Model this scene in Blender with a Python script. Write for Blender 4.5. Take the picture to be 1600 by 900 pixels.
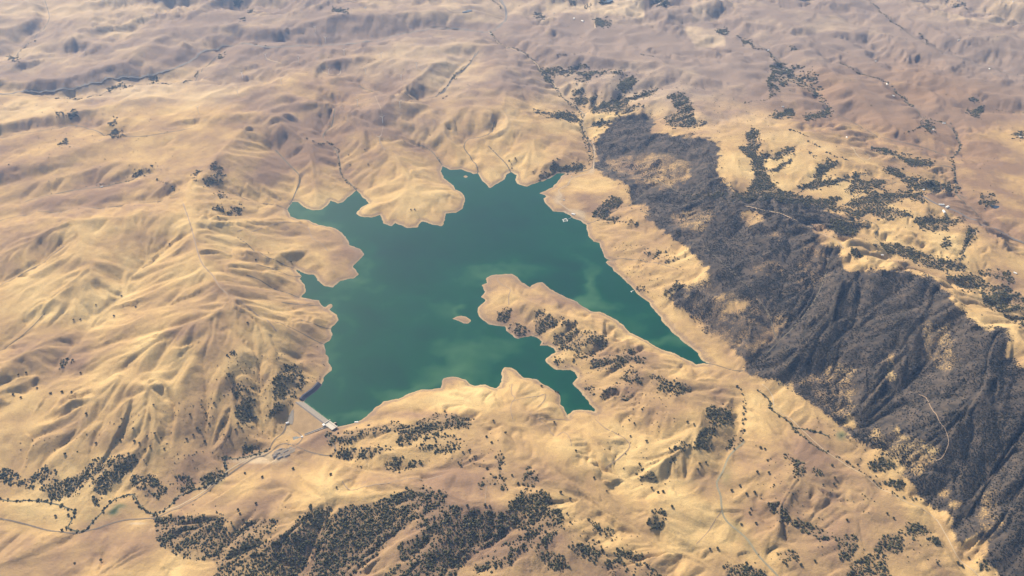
import bpy, bmesh, math, random
import numpy as np
from mathutils import Vector

rng = np.random.default_rng(7)
random.seed(7)
for o in list(bpy.data.objects):
    bpy.data.objects.remove(o)
SC = bpy.context.scene
COL = SC.collection

# ------------------------------------------------------------------ camera, light, exposure
ALT = 4000.0
PITCH = math.radians(35.0)
FPX = 1331.0                       # focal length in pixels of the 1600 px wide photograph
cam_data = bpy.data.cameras.new('camera')
cam = bpy.data.objects.new('camera', cam_data)
COL.objects.link(cam)
cam.location = (0, 0, ALT)
cam.rotation_euler = (math.radians(90) - PITCH, 0, 0)
cam_data.sensor_width = 36.0
cam_data.lens = 36.0 * FPX / 1600.0
cam_data.clip_start = 1.0
cam_data.clip_end = 400000.0
SC.camera = cam

SUN_ELEV = math.radians(37)
SUN_AZ = math.radians(-33)         # from +Y (into the picture) towards -X (its left side)
w = bpy.data.worlds.new("World")
SC.world = w
w.use_nodes = True
nt = w.node_tree
nt.nodes.clear()
sky = nt.nodes.new('ShaderNodeTexSky')
sky.sky_type = 'NISHITA'
sky.sun_disc = False
sky.sun_elevation = SUN_ELEV
sky.sun_rotation = SUN_AZ
sky.altitude = 200
sky.dust_density = 3.0
bg = nt.nodes.new('ShaderNodeBackground')
bg.inputs['Strength'].default_value = 0.09
wo = nt.nodes.new('ShaderNodeOutputWorld')
nt.links.new(sky.outputs[0], bg.inputs[0])
nt.links.new(bg.outputs[0], wo.inputs[0])

sd = bpy.data.lights.new('sun', 'SUN')
sd.energy = 4.2
sd.angle = math.radians(0.5)
sd.color = (1.0, 0.93, 0.83)
sun = bpy.data.objects.new('sun', sd)
COL.objects.link(sun)
to_sun = Vector((math.sin(SUN_AZ) * math.cos(SUN_ELEV), math.cos(SUN_AZ) * math.cos(SUN_ELEV), math.sin(SUN_ELEV)))
sun.rotation_euler = to_sun.to_track_quat('Z', 'Y').to_euler()
sun.location = (-6000, 9000, 9000)

SC.view_settings.view_transform = 'Standard'
SC.view_settings.look = 'None'
SC.view_settings.exposure = 0.66
SC.view_settings.gamma = 1.0
SC.view_settings.use_curve_mapping = False
SC.render.engine = 'CYCLES'
SC.cycles.use_denoising = True
SC.cycles.max_bounces = 4
SC.cycles.diffuse_bounces = 2
SC.cycles.volume_bounces = 0
SC.cycles.volume_step_rate = 1.0
HAZE_DENSITY = 1.95e-5

# ------------------------------------------------------------------ picture <-> ground
cp, sp = math.cos(PITCH), math.sin(PITCH)

def unproj(u, v, z=0.0):
    """Ground point at height z seen at pixel (u, v) of the photograph."""
    u = np.asarray(u, float); v = np.asarray(v, float); z = np.asarray(z, float)
    a = (u - 800.0) / FPX
    b = (450.0 - v) / FPX
    dx, dy, dz = a, cp + b * sp, -sp + b * cp
    t = (z - ALT) / dz
    return dx * t, dy * t

def proj(x, y, z):
    ry, rz = y, z - ALT
    depth = ry * cp - rz * sp
    up = ry * sp + rz * cp
    return 800.0 + FPX * x / depth, 450.0 - FPX * up / depth, depth

# ------------------------------------------------------------------ noise
def _hash(ix, iy, seed):
    h = (ix.astype(np.int64) * 374761393 + iy.astype(np.int64) * 668265263 + seed * 1442695041) & 0x7fffffff
    h = ((h ^ (h >> 13)) * 1274126177) & 0x7fffffff
    h = ((h ^ (h >> 16)) * 2246822519) & 0x7fffffff
    return ((h ^ (h >> 15)) & 0xffff) / 65535.0

def vnoise(x, y, seed=0):
    ix, iy = np.floor(x), np.floor(y)
    fx, fy = x - ix, y - iy
    fx = fx * fx * fx * (fx * (fx * 6 - 15) + 10)
    fy = fy * fy * fy * (fy * (fy * 6 - 15) + 10)
    ix = ix.astype(np.int64); iy = iy.astype(np.int64)
    a = _hash(ix, iy, seed); b = _hash(ix + 1, iy, seed)
    c = _hash(ix, iy + 1, seed); d = _hash(ix + 1, iy + 1, seed)
    return (a + (b - a) * fx) * (1 - fy) + (c + (d - c) * fx) * fy

def fbm(x, y, octs=4, seed=0):
    s = 0; a = 0.5; t = 0
    for o in range(octs):
        s = s + a * vnoise(x, y, seed + o * 17); t += a
        x, y = (x * 1.6 - y * 1.2) + 3.7, (x * 1.2 + y * 1.6) - 1.3
        a *= 0.5
    return s / t

def sstep(a, b, x):
    t = np.clip((x - a) / (b - a), 0, 1)
    return t * t * (3 - 2 * t)

def gully(x, y, sx, sy, freq, seed):
    """Stripes that run down the slope (sx, sy = unit vector ACROSS the slope): spurs and gullies. Returns value and its across-derivative."""
    px, py = x * freq, y * freq
    ix, iy = np.floor(px).astype(np.int64), np.floor(py).astype(np.int64)
    va = np.zeros_like(px); vd = np.zeros_like(px); wt = np.zeros_like(px)
    for i in range(-1, 3):
        for j in range(-1, 3):
            cx, cy = ix + i, iy + j
            ox = px - cx - (_hash(cx, cy, seed) - 0.5) * 0.8
            oy = py - cy - (_hash(cx, cy, seed + 5) - 0.5) * 0.8
            d2 = ox * ox + oy * oy
            wgt = np.exp(-d2 * 2.2)
            ph = (ox * sx + oy * sy) * 6.2832 * 0.9 + _hash(cx, cy, seed + 9) * 1.2
            va += np.cos(ph) * wgt; vd -= np.sin(ph) * wgt; wt += wgt
    return va / wt, vd / wt

# ------------------------------------------------------------------ traced map: shore, valleys, ridges
SHORE = [(475,628),(518,660),(527,667),(542,664),(558,660),(574,651),(586,638),(600,628),(620,623),(640,615),(656,609),(672,607.5),(689,607),(692,598),
(693,591),(702,589),(718,590),(728,594),(736,600),(742,603),(756,601),(766,603),(774,605.6),(782,602),(786,596),(784,584),(789,575),(798,576),(810,582),
(818,589),(830,590),(842,594),(849,601),(860,605),(870,611),(876,618),(877,632),(883,638),(885,650),(889,654),(888,648),(895,642),(906,639),(918,640),
(930,644),(931,639),(922,632),(920,627),(910,618),(904,608),(896,599),(902,590),(896,580),(892,576),(880,579),(870,579),(860,570),(851,563),(858,556),
(870,550),(866,544),(856,540),(844,540),(845,534),(838,527),(830,525),(820,527),(810,530),(802,526),(790,516),(789,510),(776,509),(762,507),(754,500),
(745,488),(746,480),(754,474),(758,469),(752,464),(756,460),(760,455),(751,445),(760,442),(759,436),(768,431),(780,429),(800,428),(808,433),(816,441),
(828,448),(838,441),(848,441),(856,448),(866,456),(880,462),(896,470),(912,480),(926,486),(946,491),(960,498),(974,510),(984,520),(1000,526),(1012,533),
(1024,542),(1040,548),(1060,556),(1080,564),(1087,569),(1098,567),(1106,568),(1096,563),(1090,552),(1080,544),(1068,536),(1061,526),(1048,516),(1038,506),
(1028,493),(1020,482),(1015,473),(1004,465),(988,452),(976,438),(964,426),(954,418),(946,409),(956,407),(946,402),(940,390),(937,380),(926,378),(920,368),
(917,354),(908,344),(894,341),(890,336),(882,331),(864,330),(852,318),(849,310),(857,307),(844,302),(850,299),(864,292),(872,284),(876,276),(886,271),
(872,270),(860,278),(846,284),(836,287),(823,291),(808,287),(804,280),(807,274),(798,269),(792,273),(788,281),(774,288),(765,295),(761,287),(752,280),
(746,271),(740,272),(730,268),(722,264),(704,265),(691,258),(688,268),(694,278),(704,286),(712,296),(722,302),(727,310),(722,326),(712,332),(696,333),
(694,344),(690,353),(676,352),(660,346),(658,345),(653,355),(636,356),(617,347),(612,354),(600,349),(594,336),(580,340),(564,338),(557,334),(564,324),
(576,318),(568,310),(564,302),(557,298),(548,304),(536,316),(528,318),(516,313),(512,320),(504,327),(488,328),(474,323),(466,315),(457,315),(450,326),
(454,338),(466,343),(482,344),(496,352),(516,354),(528,360),(540,370),(546,382),(558,387),(570,397),(560,407),(551,417),(561,429),(552,434),(532,438),
(520,448),(508,446),(496,438),(490,429),(476,428),(460,419),(471,431),(469,436),(477,446),(479,456),(468,465),(482,467),(498,470),(500,477),(508,480),
(517,475),(518,479),(514,484),(526,493),(529,500),(518,514),(519,528),(506,538),(508,553),(518,572),(518,580),(508,590),(503,602),(492,612),(478,623)]
ISLANDS = [[(707,498),(713,495),(720,493.5),(728,495),(737,501),(731,506),(724,505),(716,501)],
           [(724,276),(727,273.5),(731,276),(728,278)]]

VALLEYS = [
 [(-300,190,20),(-150,165,30),(0,147,35),(87,153,35),(117,155,35),(167,143,38),(187,133,38),(233,130,40),(290,127,42),(330,97,48),(353,80,50),(377,68,52),(420,73,55),(500,72,60),(566,65,65),(600,60,68),(650,48,70),(700,43,72),(763,50,75)],
 [(763,50,75),(790,33,75),(790,17,78),(780,0,80),(760,-40,85)],
 [(-300,110,40),(-100,95,50),(20,90,55),(43,67,60),(70,43,70),(77,27,80),(70,0,100)],
 [(763,50,75),(780,68,70),(813,80,65),(835,97,60),(847,113,55),(863,130,48),(880,153,38),(903,170,30),(913,180,25),(907,193,20),(917,217,14),(928,240,8),(922,264,3),(886,271,0)],
 [(743,83,120),(733,100,110),(710,117,100),(700,133,95),(683,150,90),(650,157,85),(586,145,90),(560,133,100)],
 [(691,258,0),(682,246,10),(672,235,20),(650,225,45),(630,220,70)],
 [(746,271,0),(746,263,4),(736,247,12),(725,230,22),(733,217,32),(763,210,50),(773,190,80)],
 [(798,269,0),(790,255,10),(775,240,25),(763,228,45)],
 [(557,298,0),(545,285,6),(533,272,12),(531,255,20),(525,235,30),(505,215,45),(520,190,60),(530,165,75)],
 [(452,320,0),(462,300,10),(468,276,25),(450,255,45),(430,235,60)],
 [(450,328,0),(436,322,6),(410,318,15),(385,312,30),(355,300,60)],
 [(460,419,0),(440,412,15),(415,400,40),(390,385,70),(370,370,95)],
 [(468,465,0),(440,455,20),(410,440,60),(385,430,95)],
 [(471,432,0),(450,430,15),(425,420,40),(400,413,70)],
 [(506,538,0),(480,525,25),(450,510,60),(430,503,90)],
 [(500,477,0),(470,476,20),(440,472,50)],
 [(518,514,0),(495,508,20),(470,500,45)],
 [(-60,690,-20),(0,645,-15),(40,618,-8),(80,597,0),(110,553,15),(127,533,22),(150,500,32),(190,467,50),(197,440,62),(233,410,85),(262,390,110),(285,372,135)],
 [(-40,465,40),(0,447,50),(60,415,75),(100,385,100)],
 [(-60,580,5),(0,548,20),(40,520,40),(70,490,55)],
 [(285,300,110),(250,315,100),(150,325,80),(60,330,60),(0,345,50),(-80,360,40)],
 [(240,270,110),(160,292,75),(100,300,62),(40,315,52),(-40,325,42)],
 [(300,200,120),(200,213,95),(120,197,80),(60,205,65),(0,215,55),(-60,230,45)],
 [(-120,795,-78),(-80,785,-75),(0,780,-72),(47,782,-71),(83,787,-70),(103,793,-70),(117,800,-69),(107,826,-69),(133,830,-68),(160,800,-67),(187,777,-66),(207,773,-65),(217,787,-65),(230,800,-64),(263,793,-63),(277,777,-62),(320,760,-60),(350,747,-58),(353,727,-56),(367,717,-55),(400,710,-54),(420,703,-53),(440,690,-50),(455,675,-48)],
 [(-60,815,-72),(60,828,-69),(117,834,-68),(190,815,-66),(235,809,-64),(290,790,-61),(350,750,-56),(410,713,-52)],
 [(60,765,-62),(100,730,-25),(133,690,10),(150,650,45),(150,625,70)],
 [(110,777,-64),(150,735,-25),(185,690,20),(200,660,50),(212,620,95)],
 [(173,775,-62),(205,735,-20),(232,690,40),(236,650,80),(225,605,125)],
 [(265,785,-60),(262,740,-30),(275,690,10),(300,640,60),(312,590,110),(315,545,160)],
 [(345,740,-55),(330,700,-20),(345,660,30),(370,610,80),(385,560,125)],
 [(420,690,-50),(405,650,0),(400,610,50),(400,560,110)],
 [(455,675,-48),(480,700,-38),(527,722,-10),(580,738,15),(640,748,30),(700,738,50),(740,720,70)],
 [(350,862,-20),(373,828,-5),(400,800,15),(440,780,30)],
 [(470,905,-20),(485,870,0),(500,835,20),(520,795,45)],
 [(520,910,-5),(560,870,15),(600,840,35),(640,812,60),(660,790,80)],
 [(713,885,25),(735,862,45),(770,852,60),(796,830,80)],
 [(890,655,0),(870,662,10),(840,668,20),(800,672,35),(760,655,45)],
 [(691,607,0),(715,612,15),(735,610,25)],
 [(782,602,0),(790,612,15),(785,630,30)],
 [(931,643,1),(960,660,15),(990,690,18),(965,720,10),(950,740,0),(990,757,-8),(1060,757,-10),(1120,748,-11)],
 [(1166,600,12),(1163,640,5),(1150,690,-2),(1130,735,-10),(1120,755,-14),(1128,795,-20),(1135,815,-24),(1165,840,-30),(1190,870,-36),(1215,900,-42),(1260,960,-50)],
 [(1106,568,0),(1140,580,8),(1183,610,14),(1206,640,12),(1240,670,10),(1293,707,4),(1360,745,-4),(1410,775,-10),(1450,800,-16),(1480,850,-26),(1510,900,-36),(1550,960,-46)],
 [(860,735,50),(900,760,35),(940,800,15),(990,830,0),(1050,860,-15),(1110,890,-30),(1160,940,-40)],
 [(1135,815,-24),(1105,835,-15),(1070,850,0)],
 [(1190,870,-36),(1230,850,-20),(1280,800,5),(1330,760,10)],
 [(870,550,0),(890,540,10),(910,525,25)],
 [(897,585,0),(920,590,12),(950,590,35)],
 [(931,641,0),(950,632,10),(985,628,30)],
 [(830,527,0),(850,518,10),(868,505,22)],
 [(917,350,0),(932,345,8),(960,330,25),(985,320,45),(1010,300,60)],
 [(950,407,0),(980,405,22),(1020,410,55),(1060,420,80)],
 [(1106,568,2),(1156,580,20),(1185,565,40),(1215,535,70),(1250,500,110),(1275,465,150),(1290,430,190),(1295,400,225)],
 [(1215,535,70),(1200,490,110),(1180,460,140),(1140,420,165),(1100,385,175)],
 [(1313,672,8),(1345,670,30),(1375,640,70),(1410,610,120),(1450,570,170),(1480,530,230),(1500,500,290)],
 [(1490,835,-20),(1520,790,40),(1560,740,90),(1600,690,140),(1640,640,190)],
 [(935,262,8),(970,270,50),(1020,280,90),(1060,300,120)],
 [(1000,330,80),(1040,340,110),(1075,335,140),(1110,325,175)],
 [(1120,292,195),(1190,308,190),(1250,314,185),(1310,330,180),(1370,352,170),(1368,372,165),(1400,395,160),(1450,418,150),(1510,425,140),(1560,455,130),(1660,510,120)],
 [(1200,300,190),(1186,270,205),(1180,235,220),(1176,210,230)],
 [(1250,300,188),(1275,280,200),(1292,255,220)],
 [(1320,320,180),(1350,300,190),(1400,285,200)],
 [(1363,235,170),(1403,245,165),(1440,256,160),(1487,262,150),(1493,287,140),(1500,310,135),(1560,360,125),(1660,430,115)],
 [(1120,45,100),(1166,65,105),(1200,80,110),(1229,110,115),(1256,135,118),(1280,150,120),(1296,173,122),(1330,190,124),(1380,215,124),(1440,230,122),(1487,247,118)],
 [(1310,97,130),(1350,117,130),(1396,140,128),(1426,167,125),(1443,185,122),(1475,193,120),(1490,205,118),(1500,230,115),(1487,247,112)],
 [(1512,174,115),(1600,177,110),(1700,185,105)],
 [(1360,5,140),(1373,17,140),(1410,45,140),(1450,70,140),(1500,90,140),(1600,120,135)],
 [(850,112,56),(900,114,80),(970,114,110)],
 [(905,180,25),(945,165,60),(985,155,90),(1025,140,120)],
 [(1188,248,200),(1213,243,210),(1240,233,225)],[(1195,268,198),(1216,263,208),(1236,250,222)],[(1268,297,190),(1320,280,200),(1352,272,212)],[(1320,297,186),(1373,282,195),(1390,282,200)],
 [(1510,310,140),(1466,288,160),(1416,277,178),(1385,265,195)],[(1330,322,182),(1400,307,190),(1440,302,195)],[(1440,350,172),(1480,345,178),(1513,341,182)],[(1500,408,155),(1510,385,168),(1525,358,185)],[(1545,450,135),(1515,440,145),(1480,436,160)],
 [(915,200,20),(960,190,60),(1010,190,95),(1050,180,130)],
]
RIDGES = [
 [(300,320,205),(300,367,215),(313,410,225),(347,443,235),(367,470,235),(400,490,200),(440,500,150),(490,495,60)],
 [(380,200,190),(350,230,190),(320,265,195),(290,300,200),(300,320,205)],
 [(383,387,150),(430,395,90),(480,385,50),(540,395,22)],
 [(330,345,180),(400,345,110),(470,350,50),(530,372,20)],
 [(360,413,170),(420,425,90),(455,440,35)],
 [(347,443,235),(400,460,140),(450,470,60),(490,472,20)],
 [(520,440,22),(515,425,35),(500,405,45),(480,385,50)],
 [(367,470,235),(293,507,200),(240,533,160),(190,570,100),(120,610,40),(60,650,5)],
 [(340,480,225),(330,520,190),(290,560,150),(263,600,110),(240,660,50),(215,710,-10)],
 [(367,480,220),(375,530,170),(355,590,120),(325,640,60),(300,700,0),(285,740,-40)],
 [(400,490,200),(415,540,140),(425,590,80),(435,640,20)],
 [(480,560,50),(500,575,25)],
 [(190,590,110),(175,640,70),(150,700,10),(110,750,-40)],
 [(120,620,60),(100,680,15),(60,730,-40)],
 [(110,343,200),(143,417,150),(80,463,110),(20,500,70)],
 [(143,417,150),(170,455,90)],
 [(110,343,200),(200,335,210),(300,330,205)],
 [(110,343,200),(50,375,150),(0,405,110),(-60,430,80)],
 [(0,570,90),(50,545,85),(95,520,60)],
 [(-60,640,60),(0,610,70),(50,590,40)],
 [(0,190,130),(120,172,150),(230,152,135),(330,150,150),(420,140,160),(520,160,185)],
 [(0,262,140),(100,240,160),(207,200,165),(307,182,180),(380,175,190),(440,180,185)],
 [(290,300,200),(250,262,170),(190,250,150),(100,275,120),(20,290,90)],
 [(0,40,170),(60,25,180),(40,0,170)],
 [(-40,125,110),(100,122,125),(200,95,145),(267,42,170),(360,38,160),(440,45,170)],
 [(450,40,175),(520,22,190),(600,20,180),(680,15,150)],
 [(640,80,150),(700,75,150),(740,65,130)],
 [(490,318,20),(492,290,55),(490,260,90),(480,220,130),(440,190,175)],
 [(560,332,5),(600,318,40),(640,300,62),(700,300,50),(718,310,20)],
 [(640,300,62),(635,270,85),(610,235,110),(570,200,140),(540,175,170),(520,160,185)],
 [(715,262,5),(712,240,40),(700,215,80),(690,190,110),(670,175,125)],
 [(765,290,4),(760,262,35),(745,240,50)],
 [(815,285,5),(825,250,50),(830,215,80),(800,200,105),(785,170,130),(790,140,140),(780,110,140),(770,95,130)],
 [(840,260,45),(880,240,60),(890,225,50)],
 [(690,190,110),(740,165,130),(785,170,130)],
 [(600,90,170),(680,98,165),(640,130,170),(600,165,180),(540,175,170)],
 [(830,140,110),(850,160,85),(880,190,60)],
 [(820,60,140),(880,80,160),(960,92,180),(1040,100,190),(1100,120,195)],
 [(880,130,95),(940,132,130),(980,110,150)],
 [(925,185,60),(955,176,75),(1000,170,120),(1040,150,150),(1060,140,165),(1100,180,195)],
 [(527,672,15),(566,672,50),(610,668,70),(660,660,80),(710,652,85),(750,668,90),(780,700,105),(800,730,110),(840,745,100)],
 [(560,700,45),(620,705,65),(680,695,80),(720,690,85)],
 [(700,615,35),(740,625,45),(770,640,55),(800,640,55),(830,645,60)],
 [(795,588,12),(802,615,42),(800,640,55)],
 [(860,620,30),(845,645,55),(830,648,60)],
 [(600,640,20),(650,625,25),(690,618,35)],
 [(850,690,60),(880,690,72),(900,705,75),(880,722,70)],
 [(925,725,65),(895,738,62)],
 [(915,650,30),(930,680,50),(960,690,45)],
 [(340,880,25),(420,847,55),(470,810,78),(510,778,85),(560,772,80),(640,757,98),(700,772,112),(740,790,122),(790,782,128),(830,765,125),(850,790,120),(880,830,110),(930,860,98),(980,890,85),(1020,940,75)],
 [(250,830,-20),(300,815,10),(340,808,25),(400,790,30)],
 [(560,897,30),(590,868,55),(620,843,75),(660,825,95),(690,812,112)],
 [(733,887,50),(766,862,70),(800,838,90),(830,828,100),(870,825,110)],
 [(840,900,60),(870,870,90),(890,850,105)],
 [(640,900,60),(680,860,85),(700,830,100)],
 [(780,705,108),(785,735,110),(795,765,118)],
 [(1180,640,40),(1220,700,58),(1250,740,62),(1300,775,55),(1340,800,50),(1380,840,40),(1430,890,25)],
 [(1220,700,58),(1190,740,40),(1165,780,15)],
 [(1250,740,62),(1220,790,45),(1230,830,25)],
 [(1000,780,38),(1025,800,45),(1045,830,30)],
 [(1170,800,10),(1200,830,10),(1235,870,5)],
 [(-80,900,10),(0,880,0),(80,860,-25),(150,850,-35)],
 [(150,900,20),(230,860,-10),(260,840,-15)],
 [(1000,620,80),(1050,640,88),(1100,650,90),(1135,650,75)],
 [(1100,650,90),(1080,690,75),(1040,712,55),(1010,725,35)],
 [(760,480,12),(800,457,40),(840,474,58),(880,490,72),(920,510,84),(960,535,94),(1000,564,98),(1040,590,100),(1070,614,100),(1100,650,95)],
 [(770,440,12),(800,457,40)],[(826,452,22),(838,472,52)],[(850,450,15),(862,480,60)],[(884,468,22),(895,495,72)],[(930,492,25),(938,520,84)],[(968,510,25),(965,538,90)],[(1010,540,30),(1002,565,94)],
 [(790,485,25),(810,495,22),(815,515,12)],
 [(860,560,8),(890,560,28),(930,555,45),(965,548,65)],
 [(905,605,12),(940,605,42),(980,600,68)],
 [(852,303,5),(880,298,14),(905,293,28),(940,300,45),(985,303,62)],
 [(925,368,6),(960,370,40),(1000,372,62),(1050,392,95),(1090,420,115)],
 [(952,413,6),(1010,432,50),(1060,440,85),(1110,440,115),(1150,460,155),(1180,510,110),(1170,555,50)],
 [(1060,500,30),(1100,535,22),(1140,560,25)],
 [(935,225,45),(1000,212,110),(1066,203,170),(1110,213,200),(1128,245,222),(1140,285,240),(1163,318,255),(1220,330,275),(1266,357,290),(1313,378,305),(1343,410,312),(1400,421,328),(1466,438,348),(1500,470,362),(1530,500,372),(1570,512,378),(1660,570,388)],
 [(1000,212,110),(990,250,80),(950,265,30)],
 [(1066,203,170),(1060,260,140),(1040,310,110),(1010,320,90)],
 [(1140,320,240),(1100,350,195),(1060,365,130)],
 [(1220,335,272),(1215,380,235),(1190,430,190),(1165,450,160)],
 [(1313,430,300),(1300,480,230),(1270,520,160),(1240,555,100),(1200,590,45)],
 [(1466,440,346),(1440,500,270),(1400,560,190),(1360,620,110),(1320,655,50)],
 [(1560,520,374),(1540,600,280),(1490,660,200),(1440,700,120),(1412,730,40)],
 [(1640,600,350),(1610,720,200),(1570,800,110),(1530,865,20)],
 [(1240,590,60),(1290,600,60),(1310,640,40)],
 [(1125,213,202),(1150,245,235),(1160,290,218)],
 [(1200,215,240),(1215,255,232),(1232,292,208)],
 [(1186,195,235),(1250,205,245),(1300,235,248),(1330,255,245),(1380,265,228),(1430,290,215),(1500,335,200),(1560,385,185),(1650,430,170)],
 [(1300,340,215),(1340,345,225),(1400,360,215),(1450,375,205),(1500,390,190),(1540,400,175)],
 [(1130,100,180),(1180,130,190),(1220,170,180),(1186,195,235)],
 [(1250,60,170),(1320,130,175),(1380,180,168),(1420,215,160)],
 [(1400,20,200),(1450,40,220),(1500,60,235),(1560,55,230),(1640,70,230)],
 [(1460,120,175),(1540,145,175),(1620,150,170)],
 [(1540,210,160),(1580,250,165),(1640,280,160)],
 [(1240,238,238),(1215,253,222),(1200,259,210)],[(1245,256,232),(1225,275,218),(1210,284,206)],[(1270,250,236),(1255,275,222),(1240,291,206)],[(1340,262,232),(1300,275,218),(1275,291,206)],[(1400,272,216),(1350,288,212),(1310,299,200)],
 [(1445,265,196),(1480,278,180)],[(1450,322,218),(1410,335,206),(1380,346,194)],[(1530,350,206),(1480,366,196),(1440,374,186)],[(1560,370,205),(1530,395,184),(1515,409,168)],[(1360,352,196),(1400,368,188),(1440,384,178)],[(1480,410,182),(1440,412,176)],
 [(900,40,95),(1000,60,110),(1080,70,120)],
 [(1180,25,150),(1250,20,150),(1320,40,160)],
]

def densify(line, step=55.0):
    xs, ys, zs = [], [], []
    line = [(u, v, z * 1.3 if z > 0 else z) for u, v, z in line]
    for (u0, v0, z0), (u1, v1, z1) in zip(line[:-1], line[1:]):
        x0, y0 = unproj(u0, v0, z0); x1, y1 = unproj(u1, v1, z1)
        n = max(1, int(math.hypot(x1 - x0, y1 - y0) / step))
        t = np.arange(n) / n
        xs.append(x0 + (x1 - x0) * t); ys.append(y0 + (y1 - y0) * t); zs.append(z0 + (z1 - z0) * t)
    u, v, z = line[-1]
    x, y = unproj(u, v, z)
    xs.append([float(x)]); ys.append([float(y)]); zs.append([float(z)])
    return np.concatenate(xs), np.concatenate(ys), np.concatenate(zs)

shore_xy = np.array([[float(c) for c in unproj(u, v, 0)] for u, v in SHORE])
island_xy = [np.array([[float(c) for c in unproj(u, v, 0)] for u, v in isl]) for isl in ISLANDS]
vs = [densify(l) for l in VALLEYS]
sl = [(u, v, 0.0) for u, v in SHORE[2:]] + [(SHORE[0][0], SHORE[0][1], 0.0)]
vs.append(densify(sl, 60))
VX, VY, VZ = (np.concatenate([a[i] for a in vs]).astype(np.float32) for i in range(3))
rs = [densify([(u, v, z + 28 * float(sstep(260, 120, v))) for u, v, z in l]) for l in RIDGES]
RX, RY, RZ = (np.concatenate([a[i] for a in rs]).astype(np.float32) for i in range(3))

# coarse regular grid: the land as the traced lines make it
CS = 34.0
CX0, CX1, CY0, CY1 = -11000.0, 11000.0, 1200.0, 18200.0
gx = np.arange(CX0, CX1 + 1, CS); gy = np.arange(CY0, CY1 + 1, CS)
GX, GY = np.meshgrid(gx, gy)

def line_field(px, py, lx, ly, lz):
    D = np.empty(px.size, np.float32); Z = np.empty(px.size, np.float32)
    px = px.ravel().astype(np.float32); py = py.ravel().astype(np.float32)
    for i in range(0, px.size, 4096):
        d2 = (px[i:i + 4096, None] - lx) ** 2 + (py[i:i + 4096, None] - ly) ** 2 + 400.0
        q = 1.0 / d2
        q *= q
        s = q.sum(1)
        D[i:i + 4096] = (s ** -0.25)
        Z[i:i + 4096] = (q @ lz) / s
    return D, Z

_in = (np.abs(GX) < 0.8 * (GY * cp + ALT * sp) + 900).ravel()
dv, zv, dr, zr = (np.full(GX.size, k, np.float32) for k in (500.0, 100.0, 500.0, 160.0))
dv[_in], zv[_in] = line_field(GX.ravel()[_in], GY.ravel()[_in], VX, VY, VZ)
dr[_in], zr[_in] = line_field(GX.ravel()[_in], GY.ravel()[_in], RX, RY, RZ)
zr = np.maximum(zr, zv + 4)
t = dv / (dv + dr)
base = zv + (zr - zv) * (0.5 * np.sin(t * math.pi / 2) ** 1.2 + 0.5 * t)
far = np.minimum(dv, dr)
nx, ny = GX.ravel() / 900.0, GY.ravel() / 900.0
wx = fbm(nx * 0.7, ny * 0.7, 3, 91) * 1.6; wy = fbm(nx * 0.7 + 9, ny * 0.7, 3, 92) * 1.6
rid = 1 - np.abs(fbm(nx + wx, ny + wy, 3, 11) * 2 - 1) * 2.2
rough = 1 + 0.7 * sstep(6000, 9500, GY.ravel())
rid2 = 1 - np.abs(fbm(nx * 2.3 - wx, ny * 2.3 + wy, 3, 19) * 2 - 1) * 2.2
base = base + sstep(90, 500, far) * (rid * 75 - 30) * rough + sstep(60, 300, far) * (rid2 * 16 - 6)
base = base.reshape(GX.shape)
base[:] = base
# soften
for _ in range(1):
    b = np.pad(base, 1, mode='edge')
    base = (b[1:-1, 1:-1] * 4 + 2 * (b[:-2, 1:-1] + b[2:, 1:-1] + b[1:-1, :-2] + b[1:-1, 2:]) + b[:-2, :-2] + b[2:, 2:] + b[:-2, 2:] + b[2:, :-2]) / 16
DYg, DXg = np.gradient(base, CS)

def bil(A, x, y):
    fx = np.clip((x - CX0) / CS, 0, A.shape[1] - 1.001); fy = np.clip((y - CY0) / CS, 0, A.shape[0] - 1.001)
    ix = fx.astype(int); iy = fy.astype(int); fx = fx - ix; fy = fy - iy
    return (A[iy, ix] * (1 - fx) + A[iy, ix + 1] * fx) * (1 - fy) + (A[iy + 1, ix] * (1 - fx) + A[iy + 1, ix + 1] * fx) * fy

def inside(px, py, poly):
    r = np.zeros(px.shape, bool)
    n = len(poly)
    for i in range(n):
        x0, y0 = poly[i]; x1, y1 = poly[(i + 1) % n]
        if y0 == y1: continue
        c = ((y0 > py) != (y1 > py))
        r ^= c & (px < (x1 - x0) * (py - y0) / (y1 - y0) + x0)
    return r

def seg_dist(px, py, pts, closed=True):
    best = np.full(px.shape, 1e9); which = np.zeros(px.shape, int)
    n = len(pts)
    for i in range(n if closed else n - 1):
        x0, y0 = pts[i]; x1, y1 = pts[(i + 1) % n]
        ex, ey = x1 - x0, y1 - y0
        L = ex * ex + ey * ey + 1e-9
        tt = np.clip(((px - x0) * ex + (py - y0) * ey) / L, 0, 1)
        d = np.hypot(px - x0 - tt * ex, py - y0 - tt * ey)
        m = d < best
        best[m] = d[m]; which[m] = i
    return best, which

DAM_A = shore_xy[0]; DAM_B = shore_xy[1]
dam_dir = (DAM_B - DAM_A) / np.linalg.norm(DAM_B - DAM_A)
dam_out = np.array([dam_dir[1], -dam_dir[0]])
_c = unproj(455, 672, -45)
if (np.array([float(_c[0]), float(_c[1])]) - DAM_A) @ dam_out < 0: dam_out = -dam_out
DAM_LEN = float(np.linalg.norm(DAM_B - DAM_A))
CREST, CREST_IN, CREST_OUT, DOWN = 16.0, 44.0, 54.0, 2.1
print('dam length', DAM_LEN)

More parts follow.
